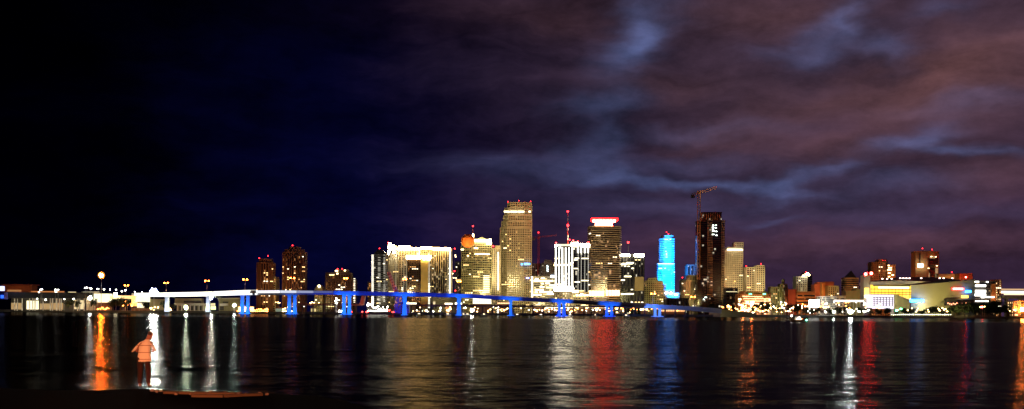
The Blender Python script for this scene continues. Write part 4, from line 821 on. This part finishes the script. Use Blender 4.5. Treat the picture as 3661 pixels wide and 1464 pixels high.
# ------------------------------------------------------------ west shore buildings
def bldg(name, label, cat, rects, D=1520):
    r = thing(name, (at((rects[0][1]+rects[0][2])/2, 1110, D).x, D, GZ), label, cat)
    for (nm, x0, x1, y0, y1, mat, dy, dep) in rects:
        m = MB(); m.pbox(x0, x1, y0, y1, D+dy, dep); m.build(nm, mat, r)
    return r
E_cream = emit('lit cream wall', (1, .78, .42), .9); E_hot = emit('lit hall', (1, .9, .58), 1.6); E_mid = emit('lit hall dim', (1, .62, .25), .45, 'NONE'); E_or = emit('lit hall orange', (1, .3, .06), .5, 'NONE')
bldg('terminal_building', 'long dark roofed terminal with bright lit bays behind white columns at the far left', 'terminal',
     [('roof', -30, 330, 1047, 1066, M_pblack, -4, 40), ('back_wall', 40, 300, 1066, 1112, M_dgrey, 12, 2), ('lit_bay', 95, 137, 1076, 1107, E_hot, 10, 1), ('lit_bay', 40, 78, 1084, 1107, E_mid, 10, 1), ('lit_bay', 142, 178, 1086, 1107, E_mid, 10, 1), ('lit_bay', 180, 225, 1084, 1108, E_mid, 10, 1), ('lit_bay', 265, 300, 1074, 1106, E_cream, 10, 1), ('roof_edge', 110, 228, 1042, 1045.5, E_or, 0, 2), ('roof_edge', 244, 270, 1044, 1047, E_cream, 0, 2)]
     +[('column', x, x+2.6, 1068, 1112, M_white, 2, 1.5) for x in (50, 60, 77, 104, 115, 123, 152, 178, 186, 201, 211, 217, 276, 283, 299)])
for x, e in ((60, .9), (190, .6), (285, 1.0)): spot((at(x, 1110, 1490).x, 1488, 4), (at(x, 1090, 1530).x, 1530, 12), e, (1, .82, .5), 110)
bldg('ferry_hall', 'orange lit flat building with small arches rising behind the terminal roof', 'building', [('wall', 5, 112, 1019, 1047, wall('rust stucco', (.5, .16, .06)), 20, 20), ('arcade', 26, 75, 1037, 1043, emit('arcade', (1, .45, .15), .35, 'NONE'), 18, 1), ('parapet', 2, 114, 1017, 1020.5, M_red, 17, 26)], 1560)
spot((at(60, 1060, 1520).x, 1515, 30), (at(60, 1030, 1580).x, 1580, 32), .35, (1, .5, .2), 110)
bldg('ship_bow', 'edge of a blue and white lit vessel at the far left of the photo', 'ship', [('hull', -60, 16, 1046, 1070, wall('ship blue', (.1, .12, .5)), -8, 10), ('deck_light', -40, 7, 1024, 1040, emit('ship light', (.45, .5, 1), 2.4), -7, 8), ('cabin_light', 2, 12, 1056, 1067, emit('ship blue light', (.03, .15, 1), 1.6), -9, 1)], 1490)
bldg('white_hall', 'blazing white lit hall below the orange mast lamp', 'building', [('wall', 308, 340, 1058, 1110, M_cream, 4, 12), ('lit_front', 331, 392, 1051, 1082, E_hot, 2, 10), ('lit_side', 308, 330, 1062, 1086, E_cream, 1, 2), ('lower_wall', 341, 392, 1082.5, 1112, M_brown, 2, 10), ('roof', 290, 338, 1043, 1048, M_cream, -2, 20), ('kiosk_sign', 407, 418, 1049, 1059, E_white, 0, 1), ('terrace', 394, 470, 1058, 1069, emit('terrace glow', (1, .6, .22), 1.6), 4, 6)])
bldg('cafe_block', 'white and amber lit cafe block left of the brilliant floodlight', 'building', [('lit_front', 485, 530, 1062, 1080, E_hot, 0, 8), ('lit_side', 470, 484, 1058, 1095, emit('amber glow', (1, .5, .12), 2.4), 1, 8), ('lit_lower', 490, 512, 1084, 1101, E_hot, -1, 4), ('wall', 470, 535, 1101.5, 1112, M_brown, 3, 8), ('dark_block', 535, 600, 1070, 1110, M_olive, 8, 10)])
bldg('pavilion', 'two storey cream pavilion with a columned terrace under the white bridge deck', 'pavilion',
     [('upper_wall', 625, 722, 1068, 1084, M_olive, 8, 10), ('window_band', 657, 718, 1077, 1083, M_dgrey, 7, 1), ('terrace', 622, 735, 1085, 1092, M_cream, 0, 14), ('lower_wall', 632, 735, 1092.5, 1112, M_tan, 6, 10), ('lit_panel', 735, 770, 1096, 1108, emit('lime panel', (.9, 1, .45), 1.6), 4, 2), ('lit_panel', 737, 768, 1085, 1094, E_cream, 3, 2)]
     +[('dark_bay', x, x+9, 1095, 1110, M_dgrey, 5, .5) for x in (640, 653, 682, 697, 712)]+[('column', x, x+1.6, 1084, 1112, M_white, 0.3, 1) for x in (633, 648, 664, 679, 695, 711, 727)])
spot((at(670, 1112, 1480).x, 1470, 4), (at(675, 1090, 1525).x, 1525, 10), .5, (1, .9, .5), 110)
bldg('restaurant', 'cream two storey restaurant right of the palm tree', 'building', [('wall', 783, 868, 1070, 1112, M_olive, 4, 12), ('roof', 780, 872, 1066, 1070, M_cream, 0, 18), ('window_band', 796, 816, 1079, 1084, M_dgrey, 3, 1), ('terrace', 785, 812, 1086, 1094, M_white, -3, 6), ('dark_bay', 786, 800, 1096, 1110, M_dgrey, 3, 1)])
spot((at(815, 1112, 1480).x, 1466, 4), (at(820, 1090, 1525).x, 1525, 10), .6, (1, .88, .45), 110)
for i, (x0, x1, c, w_) in enumerate(((852, 905, (1, .7, .25), 'golden'), (985, 1030, (.7, 1, .7), 'pale green'), (1112, 1128, (1, .8, .3), 'yellow'))):
    bldg('market_stall', '%s lit market stall %s' % (w_, ('right of the restaurant', 'left of the twin blue pier', 'below the small arch topped building')[i]), 'stall', [('stall_front', x0, x1, 1104 if i else 1098, 1115, emit('stall %d' % i, c, (4, .25, .8)[i]), 0, 4), ('awning', x0-2, x1+2, (1104 if i else 1098)-3, (1104 if i else 1098)-.5, M_red, -2, 8)], 1500)
# marina market pavilions with lit roofs
mp = [('long white lit hall below the slim pylon', 1452, 1486, 1083, 1088, (1, .9, .65), 6, 0), ('white lit hall left of the single blue pier', 1590, 1616, 1084, 1089, (1, .9, .65), 6, 0), ('white lit hall right of the single blue pier', 1626, 1650, 1083, 1089, (1, .9, .65), 6, 0), ('white gridded podium under the gold office tower', 1690, 1757, 1066, 1086, (1, .93, .7), 4, 0),
      ('flat amber hall below the tallest tower', 1778, 1830, 1083, 1087, (1, .6, .3), 3.5, 0), ('peaked glowing market roof left of the twin blue piers', 1900, 1948, 1089, 1098, (1, .75, .4), 5, 1), ('flat glowing market roof before the twin blue piers', 1953, 1996, 1093, 1101, (1, .8, .45), 6, 0), ('flat glowing market roof right of the first twin piers', 2019, 2060, 1093, 1101, (1, .8, .45), 6, 0),
      ('peaked glowing market roof between the twin piers', 2064, 2112, 1090, 1100, (1, .75, .4), 5, 1), ('small glowing market roof left of the last bright pier', 2118, 2160, 1097, 1102, (1, .6, .28), 4, 0), ('white glowing market roof right of the dark twin tower', 2292, 2316, 1104, 1110, (1, .8, .5), 6, 0), ('long low amber lit hall beside the last blue pier', 2358, 2450, 1109, 1114, (1, .5, .2), 3, 0)]
for lb, x0, x1, y0, y1, c, k, pk in mp:
    r = thing('market_hall', (at((x0+x1)/2, 1112, 1600).x, 1600, GZ), lb, 'market hall'); a, c2 = at(x0, y1, 1600), at(x1, y0, 1600)
    m = MB()
    if pk:
        xm = (a.x+c2.x)/2; zm = c2.z; ze = a.z; m.hull([(a.x, 1600, ze), (c2.x, 1600, ze), (c2.x, 1616, ze), (a.x, 1616, ze)], [(xm-2, 1602, zm), (xm+2, 1602, zm), (xm+2, 1614, zm), (xm-2, 1614, zm)])
    else: m.box(a.x, c2.x, 1600, 1614, a.z, c2.z)
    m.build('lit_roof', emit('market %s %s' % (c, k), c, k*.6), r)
    m = MB(); m.box(a.x+1, c2.x-1, 1602, 1612, GZ, a.z-.01); m.build('wall', M_brown, r)
    m = MB(); n = max(3, int((c2.x-a.x)/2.2))
    for i in range(n+1): xx = a.x+(c2.x-a.x)*i/n; m.box(xx-.25, xx+.25, 1599.4, 1599.9, a.z+.2, c2.z-.2 if not pk else a.z+.6)
    for j in range(1, int((c2.z-a.z)/2.4) if not pk else 0): m.box(a.x, c2.x, 1599.0, 1599.3, a.z+j*2.4, a.z+j*2.4+.5)
    m.build('roof_ribs', M_brown, r)
r = thing('park_shell', (at(1560, 1100, 1640).x, 1640, GZ), 'long olive lit wall with a dark dome under the bridge right of the tan pylon', 'building'); m = MB(); m.pbox(1540, 1632, 1064, 1118, 1650, 8); m.build('wall', M_olive, r)
m = MB(); q = at(1550, 1090, 1640); m.sphere((q.x, 1640, q.z-2), 5, 12, 8); m.build('dome', M_dgrey, r); m = MB(); m.pbox(1548, 1556, 1079, 1090, 1634, 2); m.build('lit_pier', E_cream, r)
spot((at(1585, 1110, 1590).x, 1590, 4), (at(1585, 1080, 1650).x, 1650, 12), .8, C_gold, 110)
# ------------------------------------------------------------ traffic
def car_proto():
    r = thing('car', (0, 0, 0), 'x', 'car', 'cars crossing the high bridge'); m = MB(); m.box(-2.2, 2.2, -.9, .9, .35, .85)
    m.hull([(-1.5, -.85, .86), (1.2, -.85, .86), (1.2, .85, .86), (-1.5, .85, .86)], [(-1.0, -.7, 1.4), (.6, -.7, 1.4), (.6, .7, 1.4), (-1.0, .7, 1.4)]); m.build('body', wall('car paint', (.3, .3, .32), .3), r)
    for x in (-1.4, 1.4):
        for y in (-.9, .75): m = MB(); m.tube((x, y, .34), (x, y+.15, .34), .34, n=10); m.build('wheel', M_pblack, r)
    for y in (-.6, .6): m = MB(); m.sphere((2.25, y, .65), .16, 6, 4); m.build('headlight', emit('headlight', (1, .95, .85), 90), r)
    for y in (-.6, .6): m = MB(); m.sphere((-2.22, y, .65), .12, 6, 4); m.build('tail_light', emit('tail light', (1, .03, .02), 20), r)
    return r
cp = car_proto()
for i in range(22):
    px = 500+i*30+random.uniform(-6, 6) if i < 19 else (2390, 2480, 2540)[i-19]
    Y = BD(px)+(3.4 if i % 2 else 9); a, b_ = lerp_deck(px); c = place(cp, (at(px, a, Y).x, Y, at(px, a+(b_-a)*.34, Y).z+.02), i == 0)
    c['label'] = 'car with headlights on driving over the white lit part of the high bridge' if i < 19 else 'car with headlights on where the high bridge comes down at the right'
    c['group'] = 'cars crossing the high bridge' if i < 19 else 'cars coming down the bridge ramp'
    if i % 2: c.rotation_euler = (0, 0, PI)
# ------------------------------------------------------------ trees
M_leaf = wall('leaves', (.022, .035, .010), .8, .5, .8); M_bark = wall('bark', (.09, .065, .045), .9)
def tree_mesh(seed, h, w):
    rg = random.Random(seed); tr, cr_ = MB(), MB(); tr.tube((0, 0, 0), (0, 0, h*.45), h*.03, h*.018, 7)
    cl = []
    for i in range(9):
        a = rg.uniform(0, 2*PI); rr = rg.uniform(.1, .36)*w; z = rg.uniform(.42, .86)*h; c = Vector((rr*math.cos(a), rr*math.sin(a), z)); tr.tube((0, 0, h*rg.uniform(.25, .44)), c, h*.012, h*.004, 5); cl.append((c, rg.uniform(.14, .24)*w))
    for c, r in cl:
        for k in range(70):
            d = Vector((rg.gauss(0, 1), rg.gauss(0, 1), rg.gauss(0, .75))).normalized()*r*rg.uniform(.35, 1.12); p = c+d; s = rg.uniform(.35, .85)*h/14
            u = Vector((rg.gauss(0, 1), rg.gauss(0, 1), rg.gauss(0, 1))).normalized(); v = u.orthogonal().normalized(); cr_.quad(p-u*s-v*s*.6, p+u*s-v*s*.6, p+u*s+v*s*.6, p-u*s+v*s*.6)
    return tr, cr_
def make_tree(seed, h, w, name='tree'):
    t = thing(name, (0, 0, 0), 'x', 'tree'); a, b_ = tree_mesh(seed, h, w); a.build('trunk', M_bark, t); b_.build('crown', M_leaf, t); return t
def put_trees(group, label, pts, seeds=3, D=None):
    pr = []
    for i, (px, yt, w) in enumerate(pts):
        Y = (D or shoreY(px)+14)+(i*13 % 5)*4; zt = at(px, yt, Y).z; h = zt-GZ
        if i < seeds: t = make_tree(hash(group) % 97 + i if False else len(group)*3+i, 14, 14); pr.append(t); first = True
        else: t = None; first = False
        t = t if first else place(pr[i % seeds], (0, 0, 0), False)
        t.location = (at(px, yt, Y).x, Y, GZ); s = w*Y/F/14*1.05; t.scale = (s, s, h/14/.95); t.rotation_euler = (0, 0, i*1.7)
        t['label'] = label if isinstance(label, str) else label[i]; t['group'] = group
put_trees('trees at the far right shore', 'large black leafy tree in the clump right of the arena', [(3415, 1090, 60), (3450, 1084, 70), (3490, 1082, 80), (3535, 1080, 80), (3575, 1078, 80), (3605, 1088, 60), (3632, 1100, 50), (3385, 1102, 50), (3510, 1096, 90), (3560, 1094, 90)])
put_trees('trees in front of the arena', 'small dark round tree in front of the arena wall', [(3175, 1100, 34), (3142, 1103, 26), (3232, 1102, 30), (3258, 1102, 34), (3320, 1098, 40), (3345, 1096, 44), (3368, 1100, 34), (3295, 1107, 26), (3205, 1108, 24)])
put_trees('trees between the shore lamps', 'dark street tree among the right shore lamps', [(2700, 1086, 40), (2725, 1082, 44), (2752, 1088, 40), (2790, 1092, 40), (2822, 1088, 44), (2852, 1092, 40), (2880, 1100, 36), (2905, 1104, 34), (2935, 1100, 36), (2965, 1104, 34), (3000, 1100, 36), (3030, 1098, 30), (3075, 1100, 36), (3105, 1100, 34), (2540, 1090, 26), (2590, 1096, 20)])
put_trees('bushy trees of the left shore', 'rust lit bushy tree between lit buildings on the left shore', [(250, 1070, 36), (275, 1076, 28), (335, 1072, 22), (405, 1070, 40), (430, 1066, 44), (455, 1072, 30), (520, 1080, 26), (590, 1078, 30), (620, 1090, 20)], D=1500)
for x in (255, 425): spot((at(x, 1112, 1480).x, 1476, 4), (at(x, 1085, 1500).x, 1500, 12), 2.4, (1, .35, .08), 100)
for i, (px, yt, lb) in enumerate(((780, 1056, 'tall dark palm tree right of the pavilion floodlight'), (832, 1084, 'short green lit palm tree beside the restaurant'), (318, 1074, 'short green palm tree before the white lit hall'), (868, 1086, 'slim palm tree at the foot of the first pale pier'))):
    t = thing('palm_tree', (at(px, yt, 1486).x, 1486, GZ), lb, 'palm tree', 'palm trees'); h = at(px, yt, 1486).z-GZ-1.2; m = MB(); x0 = t.location.x
    m.tube((x0, 1486, GZ), (x0+.4, 1486, GZ+h*.5), .4, .3, 7); m.tube((x0+.4, 1486, GZ+h*.5), (x0, 1486, GZ+h), .3, .22, 7); m.build('trunk', M_bark, t); m = MB()
    for k in range(16):
        a = k*2*PI/16+.2*i; ln = 4.2+(k % 3)*.5; up = .9 if k % 2 else .1; prev = Vector((x0, 1486, GZ+h))
        for s_ in range(5):
            f = (s_+1)/5; p = Vector((x0+math.cos(a)*ln*f, 1486+math.sin(a)*ln*f, GZ+h+up*2*f-3.6*f*f)); d = Vector((-math.sin(a), math.cos(a), -.35))*(.75*(1-f*.7)); e = Vector((math.sin(a), -math.cos(a), -.35))*(.75*(1-f*.7))
            m.quad(prev, p, p+d, prev+d); m.quad(prev, p, p+e, prev+e); prev = p
    m.build('crown', M_leaf, t)
# ------------------------------------------------------------ boats
def yacht(loc, s, lb, group, rot=0, sail=True, hullm=None):
    r = thing('sailboat' if sail else 'motorboat', loc, lb, 'boat', group); r.rotation_euler = (0, 0, rot); x, y, z = loc
    def B(lst, nm, mt):
        m = MB(); m.v = [(x+a*s, y+b_*s, z+c*s) for a, b_, c in lst.v]; m.f = lst.f; return m.build(nm, mt, r)
    m = MB(); lo = [(-4, -.7, -.3), (-2, -1.0, -.3), (2, -.9, -.3), (4, 0, -.2), (2, .9, -.3), (-2, 1.0, -.3), (-4, .7, -.3)]; hi = [(-4.3, -1.2, 1.0), (-2, -1.5, 1.0), (2.4, -1.3, 1.15), (5, 0, 1.4), (2.4, 1.3, 1.15), (-2, 1.5, 1.0), (-4.3, 1.2, 1.0)]; m.hull(lo, hi); B(m, 'hull', hullm or M_white)
    m = MB(); m.hull([(-2.2, -.9, 1.1), (1.6, -.8, 1.1), (1.6, .8, 1.1), (-2.2, .9, 1.1)], [(-2.0, -.7, 2.0 if sail else 2.9), (.8, -.6, 2.0 if sail else 2.9), (.8, .6, 2.0 if sail else 2.9), (-2.0, .7, 2.0 if sail else 2.9)]); B(m, 'cabin', M_cream)
    m = MB(); m.box(-1.7, 1.0, -.98, -.86, 1.4, 1.8); B(m, 'cabin_window', emit('cabin light', (1, .8, .5), 7))
    if sail:
        m = MB(); m.tube((.4, 0, 1.9), (.4, 0, 12), .09, .05, 6); B(m, 'mast', M_white); m = MB(); m.tube((.4, 0, 3), (-3.6, 0, 2.8), .12, n=6); B(m, 'boom', M_white)
    return r
W8 = ['nearest the drawbridge block', 'left of the single blue pier', 'right of the single blue pier', 'left of the marina floodlight', 'right of the marina floodlight', 'in front of the tallest tower', 'before the low banded offices', 'before the white striped tower', 'before the red crowned tower', 'before the dark twin tower']
for i, px in enumerate((1500, 1600, 1655, 1672, 1730, 1850, 1935, 2040, 2130, 2240)): yacht((at(px, 1120, 1500).x, 1500+i % 3*6, 0), 1.0, 'moored white sailboat '+W8[i], 'sailboats moored in the marina', (i*.9) % 1-.5)
D_ = 560; pb = yacht((at(2856, 1150, D_).x, D_, 0), .92, 'small dark red motorboat crossing the bay in front of the right shore', None, 0, False, M_red)
for nm, px, py, c, k in (('stern_light', 2830, 1130, (1, .9, .8), 40), ('masthead_light', 2858, 1138, (1, .9, .85), 55), ('bow_light', 2884, 1145, (.1, 1, .7), 26)):
    m = MB(); p = at(px, py, D_-1); m.sphere(p, .34, 8, 6); m.build(nm, emit('boat '+nm, c, k), pb); m = MB(); m.tube((p.x, p.y, 1.0), (p.x, p.y, p.z-.2), .05, n=5); m.build('light_post', M_dark, pb)
# ------------------------------------------------------------ foreground bank
BZ = 1.2
def onbank(px, py): # point of the bank top seen at that pixel
    v = (HY-py)*cr + (px-CX)*sr; Y = (BZ-CZ)*F/v; return at(px, py, Y)
edge = [(-500, 1380), (-100, 1385), (200, 1396), (340, 1397), (470, 1391), (560, 1393), (640, 1402), (800, 1405), (960, 1407), (1110, 1416), (1230, 1432), (1330, 1462), (1400, 1500)]
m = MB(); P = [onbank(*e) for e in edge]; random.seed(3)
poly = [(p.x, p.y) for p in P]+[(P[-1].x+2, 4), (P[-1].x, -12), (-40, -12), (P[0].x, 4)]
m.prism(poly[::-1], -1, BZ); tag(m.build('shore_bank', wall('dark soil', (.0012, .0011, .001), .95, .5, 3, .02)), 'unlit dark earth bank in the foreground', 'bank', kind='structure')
M_kerb = wall('weathered kerb concrete', (.09, .042, .02), .9, .3, 4)
def kerb(label, pts, h, wd, mat=M_kerb):
    t = [onbank(*p) for p in pts]; m = MB()
    for a, c in zip(t, t[1:]): m.obox((a.x, a.y), (c.x, c.y), wd, BZ-.02, BZ+h)
    o = m.build('kerb_stone', mat); tag(o, label, 'kerb', 'kerb stones along the bank edge'); return o
kerb('short orange lit kerb stone nearest the person', [(590, 1408), (634, 1409)], .07, .22)
kerb('long orange lit kerb stone running right from the gap', [(645, 1409), (760, 1411), (845, 1413)], .07, .22)
kerb('tapering orange lit kerb stone furthest right', [(688, 1420), (800, 1421), (870, 1417), (936, 1415)], .07, .22)
for (px, py, s, lb) in ((543, 1400, .07, 'small reddish rock at the feet of the person'), (560, 1402, .05, 'tiny rock right of the reddish rock'), (575, 1401, .06, 'dark rock beside the short kerb stone')):
    p = onbank(px, py); m = MB(); m.sphere((p.x, p.y, BZ+s*.3), s, 8, 6, .7); rg = random.Random(px); m.v = [(x+rg.uniform(-.2, .2)*s, y+rg.uniform(-.2, .2)*s, z+rg.uniform(-.2, .2)*s) for x, y, z in m.v]
    tag(m.build('rock', wall('rock', (.25, .14, .1), .9)), lb, 'rock')
for k_ in range(16):
    px = 560+k_*26+(k_*37 % 19); p = onbank(px, 1405+(k_*13 % 9)+max(0, px-900)*.05); s_ = .03+.012*(k_ % 4); m = MB(); m.sphere((p.x, p.y, BZ+s_*.3), s_, 7, 5, .6); rg = random.Random(k_); m.v = [(x+rg.uniform(-.3, .3)*s_, y+rg.uniform(-.3, .3)*s_, z+rg.uniform(-.3, .3)*s_) for x, y, z in m.v]
    tag(m.build('pebble', wall('rock', (.25, .14, .1), .9)), 'small dim pebble scattered along the orange lit kerb stones', 'stone', 'pebbles beside the kerb stones')
# old mooring pile
p = at(262, 1252, 60); m = MB(); D_ = 110; a = at(262, 1246, D_); t = at(262, 1150, D_)
mpile = thing('mooring_pile', (a.x, D_, 0), 'faint reddish wooden mooring pile standing in the water left of the orange streak', 'pile'); m.tube((a.x, D_, -1), (a.x+.05, D_, t.z), .11, .09, 8); m.build('pile', wall('wet timber', (.08, .03, .02), .9), mpile); m = MB(); m.tube((a.x+.3, D_, -1), (a.x+.27, D_, t.z-.6), .09, .07, 8); m.build('brace', wall('wet timber', (.08, .03, .02), .9), mpile)
# ------------------------------------------------------------ person
PL = onbank(512, 1387); PX, PY = PL.x, PL.y
pr = thing('person', (PX, PY, BZ), 'person in an orange lit striped shirt and dark trousers seen from behind with bowed head', 'person')
def skin(name, nodes, edges, mat, parent, sub=2, root=0, smooth=True):
    names = list(nodes); me = bpy.data.meshes.new(name); me.from_pydata([nodes[k][0] for k in names], [(names.index(a), names.index(b_)) for a, b_ in edges for _ in (0,)] , [])
    o = bpy.data.objects.new(name, me); COL.objects.link(o); o.parent = parent; o.data.materials.append(mat)
    sk = o.modifiers.new('Skin', 'SKIN'); sk.use_smooth_shade = True
    if not me.skin_vertices: 
        bm = bmesh.new(); bm.from_mesh(me); bm.verts.layers.skin.verify(); bm.to_mesh(me); bm.free()
    for i, k in enumerate(names):
        r = nodes[k][1]; sv = me.skin_vertices[0].data[i]; sv.radius = r if isinstance(r, tuple) else (r, r); sv.use_root = (i == root)
    s = o.modifiers.new('Sub', 'SUBSURF'); s.levels = sub; s.render_levels = sub; return o
nd = {'pelvis': ((0, 0, .95), (.11, .11)), 'waist': ((.01, .02, 1.10), (.10, .10)), 'chest': ((.03, .05, 1.28), (.11, .11)), 'neckbase': ((.06, .09, 1.44), (.075, .07)), 'neck': ((.09, .13, 1.51), (.055, .055)),
      'skull0': ((.125, .17, 1.575), (.07, .075)), 'skull1': ((.155, .195, 1.655), (.085, .095)), 'skull2': ((.175, .21, 1.725), (.055, .06)), 'chin': ((.165, .265, 1.585), (.038, .04)), 'nose': ((.205, .31, 1.645), (.012, .014)),
      'shL': ((-.12, .07, 1.39), .06), 'elL': ((-.27, .10, 1.13), .043), 'wrL': ((-.16, .33, 1.10), .028), 'palmL': ((-.10, .39, 1.11), (.04, .018)),
      'shR': ((.21, .11, 1.39), .062), 'elR': ((.25, .27, 1.13), .043), 'wrR': ((.12, .38, 1.10), .028), 'palmR': ((.06, .43, 1.11), (.04, .018)),
      'hipL': ((-.085, 0, .90), .095), 'knL': ((-.09, .01, .50), .06), 'anL': ((-.10, -.02, .10), .04), 'toeL': ((-.11, .14, .04), .04),
      'hipR': ((.10, 0, .90), .095), 'knR': ((.15, .03, .50), .06), 'anR': ((.17, -.01, .10), .04), 'toeR': ((.20, .14, .04), .04)}
ed = [('pelvis', 'waist'), ('waist', 'chest'), ('chest', 'neckbase'), ('neckbase', 'neck'), ('neck', 'skull0'), ('skull0', 'skull1'), ('skull1', 'skull2'), ('skull0', 'chin'), ('skull1', 'nose'), ('chest', 'shL'), ('shL', 'elL'), ('elL', 'wrL'), ('wrL', 'palmL'),
      ('chest', 'shR'), ('shR', 'elR'), ('elR', 'wrR'), ('wrR', 'palmR'), ('pelvis', 'hipL'), ('hipL', 'knL'), ('knL', 'anL'), ('anL', 'toeL'), ('pelvis', 'hipR'), ('hipR', 'knR'), ('knR', 'anR'), ('anR', 'toeR')]
for s_, px_, sg in (('L', -.10, 1), ('R', .06, -1)):
    py_ = .39 if s_ == 'L' else .43
    for f, (dz, ln) in enumerate(((.03, .075), (.01, .085), (-.01, .08), (-.03, .062))):
        nd['f%s%da' % (s_, f)] = ((px_+sg*.035, py_+.045, 1.11+dz), .0095); nd['f%s%db' % (s_, f)] = ((px_+sg*(.035+ln*.45), py_+.055, 1.105+dz), .0085); nd['f%s%dc' % (s_, f)] = ((px_+sg*(.035+ln*.6), py_+.02, 1.10+dz), .0075)
        ed += [('palm'+s_, 'f%s%da' % (s_, f)), ('f%s%da' % (s_, f), 'f%s%db' % (s_, f)), ('f%s%db' % (s_, f), 'f%s%dc' % (s_, f))]
    nd['t%sa' % s_] = ((px_+sg*.005, py_-.01, 1.155), .011); nd['t%sb' % s_] = ((px_+sg*.04, py_+.01, 1.17), .009); ed += [('palm'+s_, 't%sa' % s_), ('t%sa' % s_, 't%sb' % s_)]
skinm = wall('skin', (.30, .11, .07), .6, .05)
skin('body', nd, ed, skinm, pr)
# shirt with dark stripes
ms, nts, bs = _new('orange striped shirt'); tcs = nts.nodes.new('ShaderNodeTexCoord'); spx = nts.nodes.new('ShaderNodeSeparateXYZ'); nts.links.new(tcs.outputs['Object'], spx.inputs[0]); last = None
for z in (1.31, 1.09, .885):
    a = nts.nodes.new('ShaderNodeMath'); a.operation = 'SUBTRACT'; nts.links.new(spx.outputs[2], a.inputs[0]); a.inputs[1].default_value = z
    b2 = nts.nodes.new('ShaderNodeMath'); b2.operation = 'ABSOLUTE'; nts.links.new(a.outputs[0], b2.inputs[0]); c2 = nts.nodes.new('ShaderNodeMath'); c2.operation = 'LESS_THAN'; c2.inputs[1].default_value = .010; nts.links.new(b2.outputs[0], c2.inputs[0])
    if last: s3 = nts.nodes.new('ShaderNodeMath'); s3.operation = 'MAXIMUM'; nts.links.new(last, s3.inputs[0]); nts.links.new(c2.outputs[0], s3.inputs[1]); last = s3.outputs[0]
    else: last = c2.outputs[0]
mxs = nts.nodes.new('ShaderNodeMix'); mxs.data_type = 'RGBA'; nts.links.new(last, mxs.inputs['Factor']); mxs.inputs['A'].default_value = (.80, .56, .42, 1); mxs.inputs['B'].default_value = (.30, .10, .05, 1); nts.links.new(mxs.outputs['Result'], bs.inputs['Base Color']); bs.inputs['Roughness'].default_value = .9
def loft(m, rings, n=20, wob=.006, cap=True):
    rg = random.Random(5); prev = None
    for (c, rx, ry, tx, ty) in rings:
        ring = []
        for i in range(n):
            t = 2*PI*i/n; k = 1+.05*math.sin(3*t+c[2]*9)+rg.uniform(-wob, wob)/max(rx, .05)
            ring.append((c[0]+rx*k*math.cos(t), c[1]+ry*k*math.sin(t), c[2]+tx*math.cos(t)+ty*math.sin(t)))
        b0 = len(m.v); m.v += ring
        if prev is not None:
            for i in range(n): j = (i+1) % n; m.f.append((prev+i, prev+j, b0+j, b0+i))
        elif cap: m.f.append(tuple(b0+i for i in reversed(range(n))))
        prev = b0
    m.f.append(tuple(prev+i for i in range(n)))
m = MB()
loft(m, [((.02, 0, .785), .235, .15, .01, 0), ((.02, .005, .86), .222, .148, 0, 0), ((.022, .01, .95), .205, .145, 0, 0), ((.025, .02, 1.05), .188, .138, 0, 0), ((.03, .035, 1.16), .185, .138, 0, 0), ((.035, .05, 1.27), .19, .14, 0, 0), ((.045, .065, 1.35), .178, .13, .01, 0), ((.055, .08, 1.42), .135, .11, .01, 0), ((.07, .10, 1.47), .085, .08, .01, 0), ((.08, .115, 1.50), .065, .062, 0, 0)])
loft(m, [((-.325, .11, 1.115), .085, .09, .05, 0), ((-.30, .105, 1.17), .098, .10, .06, 0), ((-.24, .10, 1.26), .10, .10, .06, 0), ((-.16, .085, 1.345), .095, .10, .05, 0), ((-.07, .075, 1.42), .08, .09, .03, 0), ((.0, .08, 1.45), .06, .07, 0, 0)], 14)
loft(m, [((.265, .25, 1.14), .07, .075, -.04, -.02), ((.26, .21, 1.20), .075, .08, -.04, -.02), ((.235, .15, 1.29), .078, .085, -.04, 0), ((.19, .11, 1.37), .078, .09, -.04, 0), ((.12, .09, 1.43), .07, .08, 0, 0)], 14)
m.v = [(x+PX, y+PY, z+BZ) for x, y, z in m.v]; sh = m.build('shirt', ms, pr, True); ss_ = sh.modifiers.new('Sub', 'SUBSURF'); ss_.levels = 1; ss_.render_levels = 1
tr = skin('trousers', {'w': ((0, 0, .94), (.13, .13)), 'hL': ((-.09, 0, .86), .115), 'kL': ((-.095, .01, .50), .085), 'aL': ((-.105, -.02, .11), .07), 'hR': ((.105, 0, .86), .115), 'kR': ((.15, .03, .50), .085), 'aR': ((.17, -.01, .11), .07)},
    [('w', 'hL'), ('hL', 'kL'), ('kL', 'aL'), ('w', 'hR'), ('hR', 'kR'), ('kR', 'aR')], wall('dark red trousers', (.03, .006, .004), .9, .2, 5), pr)
for nm, x, y in (('shoe', -.108, -.02), ('shoe', .175, -.01)):
    skin(nm, {'h': ((x, y, .05), (.05, .048)), 't': ((x+.02*(1 if x > 0 else -1), y+.19, .04), (.045, .035))}, [('h', 't')], wall('black shoe', (.02, .018, .016), .6), pr)
skin('hair', {'a': ((.125, .145, 1.60), (.06, .055)), 'b': ((.15, .175, 1.68), (.088, .088)), 'c': ((.17, .20, 1.745), (.06, .065))}, [('a', 'b'), ('b', 'c')], wall('dark hair', (.05, .02, .012), .8), pr)
# the orange street lamp behind the photographer that lights the bank edge and the person
lt = spot((PX+5, -3, 7.0), (PX+1.2, PY, 1.5), 4.3, (1, .38, .16), 13, .25, .8)
S.cycles.filter_width = 1.5
S.cycles.use_denoising = True; S.cycles.max_bounces = 4; S.cycles.sample_clamp_indirect = 4; S.cycles.use_light_tree = True
S.render.film_transparent = False
